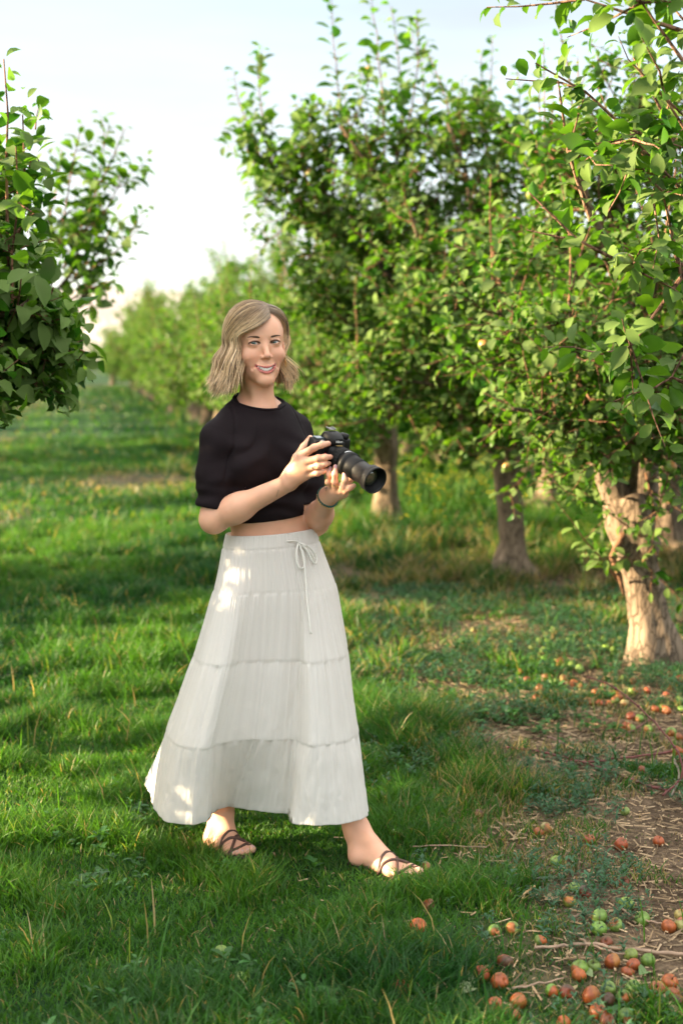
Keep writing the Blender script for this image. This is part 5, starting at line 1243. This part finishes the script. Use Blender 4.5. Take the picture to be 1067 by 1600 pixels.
# ---- hair
HAIRM = bpy.data.materials.new("hair_strand"); HAIRM.use_nodes = True; t = HAIRM.node_tree; n = t.nodes; L = t.links; b = n['Principled BSDF']
b.inputs['Roughness'].default_value = .38; b.inputs['Specular IOR Level'].default_value = .45; at = n.new('ShaderNodeAttribute'); at.attribute_name = "Col"; L.new(at.outputs['Color'], b.inputs['Base Color'])
b.inputs['Sheen Weight'].default_value = .2
rh = np.random.default_rng(5); mb = MB(); CC = np.array([0, -.012, .030]); RR = np.array([.0745, .095, .0835])
HC1, HC2, HC3 = np.array([.43, .275, .145]), np.array([.84, .63, .39]), np.array([.12, .075, .045])
ncl = 74; cls = []
for i_ in range(ncl): cls.append((rh.random() * 6.28, rh.normal(0, 1), rh.random(), rh.random(), rh.normal(0, 1)))
NS = 8500
SVs = []; 
for s_ in range(NS):
    # hang azimuth: 0 = face front, + towards image right; leave the face open
    while True:
        phi = rh.uniform(-math.pi, math.pi)
        if (-math.pi <= phi < -.92) or phi > 1.42: break
        if phi < 0 and phi > -.98 and rh.random() < 0: break
    ci = int(((phi + math.pi) / (2 * math.pi)) * ncl) % ncl; ck = cls[ci]
    layer = rh.random()
    part = np.array([.022, 0, 0]); 
    back = (abs(phi) / math.pi)                      # 0 front .. 1 back
    ry0 = .082 - .16 * smoothstep(.30, 1.0, back) - rh.random() * .05
    left = phi < 0
    rootd = unit(np.array([.024 + (-.006 if left else .006) * rh.random(), ry0 + .012, .078 - .62 * max(ry0 - .03, 0)]) / RR)
    hang = np.array([math.sin(phi), math.cos(phi), -.02]) ; hang = unit(hang)
    ang = math.acos(np.clip(rootd @ hang, -1, 1)); nseg1 = 9; pts = []
    vol = .007 + (.025 if left else .018) * layer
    for q in range(nseg1):
        tt = q / (nseg1 - 1); dv = (math.sin((1 - tt) * ang) * rootd + math.sin(tt * ang) * hang) / math.sin(ang)
        lift = vol * (.35 + .65 * math.sin(min(tt * 1.9, 1.57))) + .004 * math.sin(tt * 3.1) * ck[1] * .5
        if left: dv = unit(dv + np.array([.05, .44, -.02]) * math.sin(tt * 3.14) ** .8 * smoothstep(-2.2, -1.0, phi))
        pts.append(CC + dv * RR * (1 + lift / .08))
    side = np.array([math.sin(phi), math.cos(phi), 0]); tang = np.array([math.cos(phi), -math.sin(phi), 0])
    ln = (.150 if left else .145) + .016 * ck[1] * .6 + rh.normal(0, .011); ln -= .02 * smoothstep(.5, 1, back)
    nseg2 = 16; p_last = pts[-1]; amp = .0095 + .007 * ck[3]; flick = .042 * (1 if left else .15) * (.55 + .7 * ck[2] + .3 * rh.random()); frz = rh.normal(0, .0042, 2); loose = rh.random() < .06
    for q in range(1, nseg2 + 1):
        tt = q / nseg2; z = -ln * tt; ph_ = ck[0] * .35 + tt * 8.2 + (1.5 if left else 0)
        wv = amp * (math.sin(ph_) - math.sin(ck[0] * .35 + (1.5 if left else 0))) * smoothstep(0, .35, tt)
        rad_ = .004 * tt + wv + flick * tt ** 3 - (.010 if not left else .002) * math.sin(tt * 3.14)
        tw = .010 * ck[4] * tt * .8 + .006 * math.cos(ph_ * .9) * tt
        fr_ = -.010 * tt if (left and phi > -1.6) else 0
        jit = frz * (tt ** .8) * (1.0 + (3.5 if loose else 0) * tt)
        pts.append(p_last + side * (rad_ + jit[0]) + tang * (tw + jit[1]) + np.array([0, fr_, z]))
    pts = np.array(pts)
    for _ in range(3): pts[1:-1] = (pts[:-2] + 2 * pts[1:-1] + pts[2:]) / 4
    f_ = np.linspace(0, 1, len(pts))
    hi_ = ck[2] * .5 + rh.random() * .9 - .15; base = HC1 * (1 - hi_) + HC2 * hi_ if rh.random() > .24 else HC3 * 1.2
    rootk = smoothstep(.26, .0, f_)[:, None] * .75; col = base[None] * (1 - rootk) + HC3[None] * rootk
    col = col * (1 - .12 * layer * 0) * (1 + .25 * f_[:, None])
    W_ = HO + HS * (pts @ HM.T)
    mb.tube(W_, np.array([.0008] * (len(pts) - 5) + [.0008, .0007, .0006, .0004, .0002]) * (.8 + .5 * rh.random()), 3, col, cap=False)
hair = mb.build("hair", HAIRM, person)
# scalp and under-layer so that nothing shows between the strands
capm = mat("hair_underlayer", (.16, .105, .065), .6, .3)
capg = [(.01, [hel((0, -.014, .034), (.0765, .095, .086)), hel((0, -.045, -.045), (.066, .050, .075), k=.03),
               hel((.008, .075, -.012), (.062, .070, .080), sub=True, k=.012), hel((.010, .075, -.07), (.066, .085, .080), sub=True, k=.01)])]
lo = HO - .16; hi = HO + .16; Vc, Fc = surf(capg, .0035, lo, hi); raw_mesh("hair_underlayer", Vc, Fc, capm, hair)

# ---- earrings, bracelets, rings
GOLD = mat("gold", (.80, .55, .25), .3, .5, metal=1.0); TEAL = mat("teal_stone", (.01, .09, .075), .25, .5); SILV = mat("silver", (.8, .78, .74), .25, .5, metal=1.0)
for sx in (-1, 1):
    mb = MB(); c_ = np.array([sx * .077, .012, -.062]); a_ = np.linspace(0, 6.2832, 25)
    mb.tube([Hh(c_[0], c_[1] + .009 * math.cos(q), c_[2] + .012 * math.sin(q)) for q in a_], .0011, 6, cap=False); mb.tube([Hh(c_[0], c_[1], c_[2] + .012), Hh(c_[0] - sx * .002, c_[1], c_[2] + .022)], .0008, 5)
    for q in range(5): mb.tube([Hh(c_[0], c_[1], c_[2] - .006), Hh(c_[0], c_[1] + .008 * math.cos(.5 + q * .55), c_[2] + .010 * math.sin(.5 + q * .55))], .0008, 5)
    mb.build("earring", GOLD, person, color=False)
axL = unit(LW - LE)
def ringpts(c_, ax_, r_, n_, tiltv=(0, 0, 0)):
    ax_ = unit(ax_ + np.array(tiltv)); u_ = unit(np.cross(ax_, [0, 0, 1])); v_ = np.cross(ax_, u_); return [c_ + r_ * (u_ * math.cos(q) + v_ * math.sin(q)) for q in np.linspace(0, 6.2832, n_, endpoint=False)]
mb = MB()
for q in ringpts(LW - axL * .010, axL, .0300, 28, (.4, 0, .3)): mb.sphere(q, .0036, 10, 6)
mb.build("bead_bracelet", TEAL, person, color=False)
mb = MB(); rp = ringpts(LW - axL * .021, axL, .0310, 40, (.35, 0, .2)); mb.tube(rp + rp[:2], .0011, 6, cap=False); mb.build("chain_bracelet", GOLD, person, color=False)
def fring(fing, k_, f_, m_, name, stone=False):
    op = fing[k_]; ax_ = unit(op.b - op.a); c_ = op.a + (op.b - op.a) * f_; r_ = op.r1 + (op.r2 - op.r1) * f_; rp = ringpts(c_, ax_, r_ + .0006, 24); mb = MB(); mb.tube(rp + rp[:2], .0010, 6, cap=False)
    if stone: mb.sphere(c_ + np.array([.0, -(r_ + .002), .002]), .0026, 8, 6)
    mb.build(name, m_, person, color=False)
fring(Rfing[2], 0, .62, SILV, "ring", True); fring(Lfing[1], 0, .75, GOLD, "ring"); fring(Lfing[2], 0, .9, GOLD, "ring")
# ---------------------------------------------------------------- the camera in her hands (object, not the scene camera)
Mpt = P(519, 709, 3.885); Fpt = P(585.5, 750.5, 3.745)
ay = unit(Fpt - Mpt); ax_ = unit(np.cross(ay, [0.06, -.05, 1.0])); az = np.cross(ax_, ay); CM = np.stack([ax_, ay, az], 1)
LEN = np.linalg.norm(Fpt - Mpt)
BLK = mat("black_plastic", (.006, .006, .0065), .5, .28, bump=(500, .2, .0006)); RUB = mat("black_rubber", (.006, .006, .006), .75, .3, bump=(900, .5, .0008)); MET = mat("shoe_metal", (.22, .22, .22), .5, .5, metal=1.0)
GLS = mat("coated_glass", (.035, .04, .02), .05, .8, coat=1.0); WHI = mat("white_print", (.75, .75, .75), .5); REDM = mat("red_trim", (.55, .02, .03), .4); GLD = mat("gold_print", (.55, .38, .14), .4, .5, metal=.6); LCD = mat("display_cover", (.10, .13, .15), .12, .8)
camr = empty("camera_with_zoom_lens", tuple(Mpt)); tag(camr, "black camera with an extended zoom lens held in the woman's hands", "camera")
camr.rotation_euler = Matrix([list(CM[0]), list(CM[1]), list(CM[2])]).to_euler()
# local: x to her right-hand... +x = ax_, y forward along the lens, z up
gx = 1 if (ax_ @ (P(485, 706, 3.87) - Mpt)) > 0 else -1      # side of the grip
mb = MB(); mb.box((0, -.022, -.004), (.064, .020, .044), bev=.010); mb.box((gx * .050, -.012, -.008), (.016, .026, .040), bev=.012); mb.box((0, -.010, -.002), (.040, .016, .038), bev=.012)
body_o = mb.build("camera_body", BLK, camr, color=False)
# prism housing: loft of tapering sections
secs_ = [(-.040, .020, .030, .046), (-.034, .023, .030, .054), (-.020, .026, .030, .060), (-.004, .025, .030, .059), (.010, .020, .032, .054), (.017, .015, .034, .049)]
mb = MB(); Vp = []
for y_, hw, zb_, zt_ in secs_:
    for q in np.linspace(0, math.pi, 13): Vp.append((hw * 1.05 * math.copysign(abs(math.cos(q)) ** .45, math.cos(q)), y_, zb_ + (zt_ - zb_) * math.sin(q) ** .55))
Vp = np.array(Vp); i = np.arange(5)[:, None]; j = np.arange(12)[None, :]; mb.add(Vp, np.stack([i * 13 + j, i * 13 + j + 1, (i + 1) * 13 + j + 1, (i + 1) * 13 + j], -1).reshape(-1, 4))
for e_, k_ in ((0, 0), (5, 65)):
    cI = mb.n; mb.add(np.array([[0, secs_[e_][0], .036]]), np.zeros((0, 3), int)); 
    Vf = np.concatenate([Vp[k_:k_ + 13], [[0, secs_[e_][0], .036]]]); f = [[q, q + 1, 13] for q in range(12)]; mb.add(Vf, np.array(f))
mb.build("prism_housing", BLK, camr, color=False)
mb = MB(); mb.box((0, -.028, .0625), (.011, .010, .0012), bev=.0008); mb.box((.0095, -.028, .0652), (.0022, .010, .0008), bev=.0005); mb.box((-.0095, -.028, .0652), (.0022, .010, .0008), bev=.0005)
mb.build("hot_shoe", MET, camr, color=False)
mb = MB(); mb.tube([(gx * .046, .004, .026), (gx * .046, .004, .038)], .0085, 20); mb.tube([(gx * .046, .004, .037), (gx * .046, .004, .0415)], .0058, 18); mb.build("shutter_button", MET, camr, color=False)
mb = MB(); mb.tube([(-gx * .046, -.020, .036), (-gx * .046, -.020, .049)], .0125, 24); mb.build("mode_dial", BLK, camr, color=False)
mb = MB(); mb.box((gx * .040, -.024, .0405), (.014, .010, .0012), bev=.0008); mb.build("top_display", LCD, camr, color=False)
mb = MB(); mb.box((gx * .034, .0125, .004), (.0016, .002, .005), bev=.0006, M=ry(.5)); mb.build("red_accent", REDM, camr, color=False)
def lathe(name, prof, m_, parent, ny=40, rib=None):
    prof = np.array(prof, float); a_ = np.arange(ny) / ny * 6.28318; V_ = []
    for k_, (y_, r_) in enumerate(prof):
        rr_ = np.full(ny, r_)
        if rib and rib[0] <= y_ <= rib[1]: rr_ = r_ + .0007 * np.sign(np.sin(a_ * 26))
        V_.append(np.stack([rr_ * np.cos(a_), np.full(ny, y_), rr_ * np.sin(a_)], -1))
    V_ = np.concatenate(V_); i = np.arange(len(prof) - 1)[:, None]; j = np.arange(ny)[None, :]; jn = (j + 1) % ny
    mb = MB(); mb.add(V_, np.stack([i * ny + j, i * ny + jn, (i + 1) * ny + jn, (i + 1) * ny + j], -1).reshape(-1, 4)); o = mb.build(name, m_, parent, color=False)
    return o
k = LEN / .21
lens = lathe("lens", [(-.004, .029), (.006, .0295), (.008, .0315), (.018 * k, .032), (.020 * k, .0305), (.030 * k, .031), (.075 * k, .0325), (.077 * k, .0345), (.092 * k, .0350), (.0925 * k, .0338), (.097 * k, .0338), (.0975 * k, .0315), (.104 * k, .0310)], BLK, camr, 64)
lathe("zoom_ring", [(.032 * k, .0305), (.033 * k, .0330), (.066 * k, .0342), (.067 * k, .0330)], RUB, lens, 156, rib=(.034 * k, .066 * k))
lathe("inner_barrel", [(.095 * k, .0305), (.136 * k, .0305), (.1365 * k, .0295), (.138 * k, .0295)], BLK, lens, 56)
lathe("front_barrel", [(.130 * k, .0288), (.176 * k, .0290), (.177 * k, .0310), (.184 * k, .0318), (.185 * k, .0338), (.186 * k, .0355), (.200 * k, .0362), (.203 * k, .0352), (.205 * k, .0365), (.214 * k, .0368), (.2145 * k, .0345), (.205 * k, .0335), (.200 * k, .030), (.195 * k, .028), (.190 * k, .026)], BLK, lens, 64)
mb = MB(); mb.sphere((0, .178 * k, 0), (.028, .018, .028), 32, 20); mb.build("glass", GLS, lens, color=False)
mb = MB()
for q in np.linspace(-1.0, 2.0, 9):
    a_ = math.pi / 2 + gx * q * .35 ; r_ = .0330; y_ = .0715 * k; mb.box((r_ * math.cos(a_), y_, r_ * math.sin(a_)), (.0024, .0012, .0004), M=ry(math.pi / 2 - a_))
mb.build("focal_scale", WHI, lens, color=False)
mb = MB(); a_ = math.pi / 2 + gx * .0
for dx_, y_, w_, m__ in ((0, .0, .010, 0),): mb.box((.0315 * math.cos(a_), .024 * k, .0318 * math.sin(a_)), (w_, .0035, .0004), M=ry(math.pi / 2 - a_))
mb.build("gold_badge", GLD, lens, color=False)
def text3d(txt, size, loc, M3, m_, parent, name):
    cu = bpy.data.curves.new(name, 'FONT'); cu.body = txt; cu.size = size; cu.extrude = .0003; cu.align_x = 'CENTER'; cu.align_y = 'CENTER'; cu.space_character = 1.0; cu.offset = size * .02
    o = bpy.data.objects.new(name, cu); COL.objects.link(o); dg = bpy.context.evaluated_depsgraph_get(); me = bpy.data.meshes.new_from_object(o.evaluated_get(dg)); COL.objects.unlink(o); bpy.data.objects.remove(o)
    me.materials.clear(); me.materials.append(m_); r_ = bpy.data.objects.new(name, me); COL.objects.link(r_); r_.parent = parent; r_.matrix_local = Matrix.Translation(loc) @ M3.to_4x4(); return r_
# lettering on the prism front, facing forward (+y), reading left to right for a viewer in front
text3d("Nikon", .0095, (0, .0178, .0415), Matrix(((-1, 0, 0), (0, 0, 1), (0, 1, 0))), WHI, camr, "brand_lettering")
# ---------------------------------------------------------------- windfall apples, one by one
RED_ = (.30, .075, .018); BRN = (.12, .06, .03); ORG = (.38, .125, .028); YEL = (.30, .25, .08); DGR = (.13, .22, .035)
# px, py, type  (g green, p green with a brown patch, h half rotten, r orange-brown rotten, b dark brown, y yellowish)
AP = [(619,1306,'h'),(665,1354,'p'),(841,1302,'r'),(853,1296,'y'),(811,1371,'h'),(768,1392,'p'),(794,1393,'p'),(800,1448,'p'),(844,1467,'h'),(772,1452,'p'),(897,1386,'g'),(889,1406,'p'),(978,1410,'g'),(915,1390,'b'),
      (936,1430,'p'),(935,1448,'g'),(961,1443,'p'),(1003,1434,'g'),(947,1467,'b'),(653,1448,'h'),(970,1318,'r'),(920,1313,'r'),(868,1345,'g'),(788,1498,'b'),(750,1520,'r'),(780,1533,'r'),(625,1543,'r'),
      (905,1512,'p'),(927,1508,'g'),(904,1524,'r'),(956,1501,'r'),(985,1490,'p'),(989,1506,'r'),(980,1516,'b'),(1012,1499,'p'),(862,1548,'h'),(883,1548,'b'),(923,1555,'r'),(950,1544,'g'),(949,1561,'b'),
      (974,1558,'p'),(989,1543,'g'),(1026,1545,'r'),(1045,1534,'r'),(1050,1553,'r'),(1059,1563,'b'),(773,1571,'r'),(809,1565,'r'),(799,1587,'r'),(740,1583,'p'),(750,1595,'g'),(934,1581,'r'),(977,1588,'p'),(948,1594,'b'),(880,1598,'r'),
      (1044,1446,'r'),(1063,1430,'y'),(1063,1444,'y'),(1028,1313,'r'),(747,1272,'b'),(975,1268,'p'),(346,1486,'g'),(372,1530,'p'),(657,1160,'g'),(973,1374,'b'),(669,1411,'b'),(382,1588,'y'),
      # further back, round the leaning trunk
      (842,1000,'g'),(855,1003,'g'),(864,1010,'g'),(875,1004,'g'),(888,1002,'g'),(899,996,'g'),(903,1008,'g'),(925,1002,'g'),(931,1009,'g'),(944,1000,'g'),(945,1012,'g'),(958,1016,'g'),(920,1014,'g'),(880,1012,'g'),(800,1003,'g'),(790,1012,'g'),(797,1020,'g'),(970,1000,'g'),(985,998,'g'),(915,1003,'g'),
      (830,1036,'g'),(838,1030,'p'),(845,1031,'g'),(852,1040,'y'),(870,1035,'p'),(860,1044,'p'),(880,1042,'g'),(893,1040,'g'),(874,1033,'r'),(905,1045,'g'),(826,1046,'p'),(843,1076,'r'),(852,1058,'r'),(885,1090,'r'),(896,1068,'r'),(907,1072,'p'),
      (918,1099,'r'),(935,1100,'r'),(950,1100,'r'),(962,1082,'r'),(960,1094,'p'),(965,1088,'r'),(975,1098,'y'),(988,1080,'p'),(988,1066,'r'),(985,1120,'r'),(990,1122,'p'),(979,1135,'r'),(985,1139,'p'),(1022,1108,'r'),(1033,1107,'p'),(1038,1109,'r'),(1060,1094,'p'),(1063,1108,'g'),(1062,1062,'r'),
      (822,1062,'r'),(812,1050,'r'),(838,1092,'r'),(800,1066,'y'),(1048,1145,'p'),(1060,1152,'r'),(880,1060,'y'),(868,1066,'p'),(930,1083,'r'),(943,1072,'y'),(975,1062,'p'),(1010,1080,'r'),(1040,1085,'r'),(1012,1140,'p'),(1058,1175,'r'),(903,1098,'b'),
      (1003,1203,'b'),(722,1003,'g'),(740,985,'y'),(935,955,'y'),(690,1045,'y'),(1046,1075,'r'),(865,985,'g'),(832,1012,'g'),(850,1018,'p')]
tname = {'g': "green", 'p': "brown-patched green apple", 'h': "half rotten", 'r': "rotten orange-brown", 'b': "dark brown", 'y': "yellowish"}
ra = np.random.default_rng(77)
def zone(px, py):
    if py > 1465 and px > 860: return "in the bottom right heap"
    if py > 1465 and px > 580: return "on bottom soil left of the heap"
    if py > 1340 and px > 855: return "on the straw above the heap"
    if px < 580: return "in the lower left turf"
    if py > 1335: return "in grass beside the front foot"
    if py > 1140: return "in weeds right of the hem"
    if py > 1026: return "in front of the leaning trunk"
    return "left of the leaning trunk"
from collections import defaultdict
zs = defaultdict(list)
for k_, a_ in enumerate(AP): zs[(zone(a_[0], a_[1]), a_[2])].append(k_)
def ordn(n_, m_):
    if m_ == 1: return "the only"
    if n_ == 0: return "leftmost"
    if n_ == m_ - 1: return "rightmost"
    return ordw[n_] + " from the left"
nouns = {'g': "plain green apple", 'p': "brown-patched green apple", 'h': "half brown apple", 'r': "orange-brown rotten apple", 'b': "dark brown shrivelled apple", 'y': "yellowish apple"}
zcount = {}
for (zn, ty), idx in zs.items():
    idx.sort(key=lambda q: AP[q][0])
    for r_, q in enumerate(idx): zcount[q] = (r_, len(idx))
placed = []
for k_, (px, py, ty) in enumerate(AP):
    far = py < 1230; r_ = (.0210 if py > 1340 else .021) * (.8 + .35 * ra.random())
    g = G(px, py, r_ * .7); g[2] = ground_z(g[0], g[1]) + r_ * (.62 if ty != 'b' else .45)
    for _ in range(4):
        for (q, rq) in placed:
            dd = g - q; L_ = np.linalg.norm(dd[:2]); m_ = (r_ + rq) * .93
            if L_ < m_: g[:2] += dd[:2] / (L_ + 1e-6) * (m_ - L_) * .8
    placed.append((g.copy(), r_))
    jc = lambda c_: np.array(c_) * (.7 + .6 * ra.random()) * (1.35 if py < 1230 and c_[1] > c_[0] else 1.0) * (1 + ra.normal(0, .08, 3))
    gcol = jc(DGR if ra.random() < .5 else GREEN)
    toc = unit(np.array([0, 0, CAMZ]) - g); rd = unit(toc * ra.uniform(.3, .9) + np.array([ra.normal(0, .5), ra.normal(0, .3), ra.uniform(.1, .8)]))
    args = {'g': (gcol, None, None, 1), 'p': (gcol, jc(ORG), rd, .72), 'h': (gcol, jc(RED_), rd, .1), 'r': (jc(ORG) * .9, jc(RED_), rd, -.1), 'b': (jc(BRN), jc(RED_) * .7, rd, .3), 'y': (jc(YEL), jc(ORG), rd, .7)}[ty]
    ax3 = unit(np.array([ra.normal(0, .8), ra.normal(0, .8) - .25, .3 + ra.random()]))
    m_ = MB(); apple_mesh(m_, (0, 0, 0), r_, args[0], args[1], args[2], axis=ax3, ext=args[3], flat=.9 if ty not in 'b' else .78, nu=24 if not far else 14, nv=16 if not far else 9)
    if ra.random() < .55 and not far: m_.tube([ax3 * r_ * .6, ax3 * r_ * 1.0 + ra.normal(0, .002, 3), ax3 * r_ * 1.35 + ra.normal(0, .004, 3)], [.0012, .001, .0012], 5, (.11, .07, .035))
    o = m_.build("fallen_apple", APPLE); o.location = g
    pos = ordn(*zcount[k_]); zn = zone(px, py)
    o["label"] = ("%s %s, %s" % (pos, nouns[ty], zn)) if not pos.endswith("left") else ("%s %s, %s" % (nouns[ty], zn, pos))
    o["category"] = "apple"; o["group"] = "windfall apples on the ground"

# ---------------------------------------------------------------- fallen shoots and sticks
REDB = mat("red_shoot", rough=.5, attr=True, noise=(50, .7, 1.3)); 
def stick(name, path, r0, r1, col, label, group, extra=()):
    mb = MB(); allp = [(path, r0, r1)] + list(extra)
    for p_, a_, b_ in allp:
        pts = []
        for q in p_:
            g = G(q[0], q[1]) if len(q) == 2 or q[2] == 0 else None
            if g is None:
                pts.append(P(q[0], q[1], q[3]) )
            else: g[2] = ground_z(g[0], g[1]) + a_ + .012; pts.append(g)
        pts = np.array(pts)
        for _ in range(2):
            m_ = (pts[1:] + pts[:-1]) / 2; c_ = np.empty((len(pts) + len(m_), 3)); c_[0::2] = pts; c_[1::2] = m_; pts = c_; pts[1:-1] = (pts[:-2] + 2 * pts[1:-1] + pts[2:]) / 4
        pts[1:-1] += ra.normal(0, .0018, pts[1:-1].shape)
        mb.tube(pts, np.linspace(a_, b_, len(pts)), 7, np.array(col))
        for q in range(3, len(pts) - 2, 4): mb.sphere(pts[q], a_ * 1.35, 7, 5, np.array(col) * .9)
    return tag(mb.build(name, REDB), label, "branch" if r0 > .004 else "stick", group)
RB = (.15, .042, .035); TN = (.30, .20, .13); GY = (.22, .17, .13)
gb = "fallen shoots and sticks"
Yb = G(1060, 1240)[1]
stick("fallen_branch", [(1035, 1250), (1050, 1238), (1066, 1215, 1, Yb), (1067, 1190, 1, Yb + .02), (1050, 1160, 1, Yb + .05), (1024, 1130, 1, Yb + .10), (985, 1092, 1, Yb + .15), (955, 1070, 1, Yb + .2), (916, 1057, 1, Yb + .25)], .0045, .002, RB, "long red shoot arching up off the ground at the right edge", gb)
stick("fallen_branch", [(790, 1174), (840, 1180), (900, 1194), (950, 1212), (1000, 1232), (1040, 1243)], .004, .006, RB, "thick straight red shoot lying flat, ending at the foot of the arching one", gb)
stick("fallen_branch", [(880, 1197), (930, 1196), (975, 1191), (1020, 1186), (1055, 1180)], .003, .005, RB, "thin red shoot lying level beneath the arching one", gb)
stick("fallen_branch", [(845, 1153), (880, 1167), (910, 1180), (938, 1194)], .0025, .004, (.25, .14, .11), "thin greyish shoot crossing to the thick red one", gb)
stick("fallen_branch", [(960, 1160), (985, 1148), (1017, 1131)], .003, .005, RB, "short red side shoot beneath the arch", gb)
stick("fallen_branch", [(1050, 1190), (1062, 1215), (1058, 1235), (1048, 1250)], .004, .003, GY, "dead grey twig standing at the butt of the arching shoot", gb)
stick("stick", [(745, 1092), (765, 1106), (783, 1098), (795, 1095)], .003, .002, TN, "forked tan twig in the clover right of the skirt", gb, extra=[([(765, 1106), (772, 1116)], .002, .0012)])
stick("stick", [(792, 1108), (815, 1102), (832, 1097)], .003, .002, TN, "tan twig just right of the forked one", gb)
stick("stick", [(835, 1488), (880, 1484), (910, 1480), (950, 1487), (990, 1492), (1040, 1498), (1075, 1500)], .004, .0055, TN, "longest tan stick, running right above the heap of rotten apples", gb)
stick("stick", [(905, 1475), (930, 1488), (960, 1496), (1000, 1500)], .0035, .0025, TN, "tan stick slanting into the longest one", gb)
stick("stick", [(893, 1440), (915, 1434), (930, 1430)], .004, .003, (.2, .12, .08), "short brown stick beside the green apples", gb)
stick("stick", [(970, 1425), (985, 1440), (1010, 1447), (1040, 1455)], .0035, .0025, TN, "bent tan stick below the single green apple", gb)
stick("stick", [(815, 1412), (824, 1398), (835, 1385, 1, G(824, 1404)[1])], .0035, .003, (.5, .33, .15), "pale upright splinter sticking out of the soil", gb)
stick("stick", [(800, 1555), (840, 1548), (880, 1538)], .003, .002, TN, "tan stick between the bottom rotten apples", gb)
stick("stick", [(755, 1378), (800, 1380), (850, 1382)], .005, .004, (.07, .05, .04), "dark stick lying beside the orange apple", gb)
stick("stick", [(640, 1330), (700, 1328), (760, 1330)], .0025, .002, TN, "tan stick in the grass beyond the toes", gb)
for k_ in range(14):
    px, py = ra.uniform(700, 1060), ra.uniform(1370, 1595); g = G(px, py)
# log at the foot of the far tree
mb = MB(); g = G(1045, 880); trl = Tree(9); 
def log(px0, py0, px1, py1, r0, r1, label):
    a_, b_ = G(px0, py0), G(px1, py1); a_[2] = r0 * .75; b_[2] = r1 * .9; tq = Tree(3)
    trunk_tube(tq, [a_, a_ * .6 + b_ * .4 + [0, 0, .01], b_], [r0, (r0 + r1) / 2, r1], 18); tag(tq.wood.build("log", BARK), label, "log")
log(1095, 892, 1020, 876, .10, .085, "fallen log lying behind the leaning trunk at the right edge")
log(855, 812, 832, 800, .075, .085, "pale stump of root lying between the second and third trunks")

# broad fallen leaves among the apples
FL = mat("curled_leaf", rough=.7, attr=True, transl=(.25, (1.5, 1.4, .8)))
for k_, (px, py, az_, col) in enumerate(((735,1545,1.2,(.20,.26,.13)),(712,1560,.6,(.22,.27,.14)),(1010,1583,.2,(.25,.27,.13)),(1035,1590,.5,(.3,.24,.12)),(925,1535,2.0,(.2,.27,.12)),(893,1558,1.5,(.35,.28,.14)),(998,1530,.9,(.15,.24,.09)),(850,1410,.4,(.34,.24,.13)),(945,1582,2.4,(.17,.25,.11)),(690,1590,2.6,(.16,.24,.10)))):
    g = G(px, py); g[2] = ground_z(g[0], g[1]) + .012; mb = MB(); d_ = unit([math.cos(az_), math.sin(az_), .35 if k_ < 2 else .1]); nn = unit(np.cross(np.cross(d_, [0.1, -.4, 1]), d_))
    mb.add(*leaf_batch(np.zeros((1, 3)), d_[None], nn[None], np.array([.075]), np.array([.04]), np.array([.9]), np.array([.45]), np.array([col])))
    o = mb.build("fallen_leaf", FL); o.location = g
    tag(o, ["grey-green curled leaf standing at the left of the rotten apples", "small grey-green leaf left of the upright curled one", "broad pale leaf at the bottom right corner", "dry tan leaf overlapping the corner of the broad pale one", "green leaf between the green apples of the heap", "dry tan leaf under the heap's left side", "darker green leaf at the right of the heap", "tan leaf on the straw by the patched apples", "green leaf at the bottom of the heap", "green leaf in the bottom edge grass left of the apples"][k_], "leaf", "fallen leaves among the windfalls")
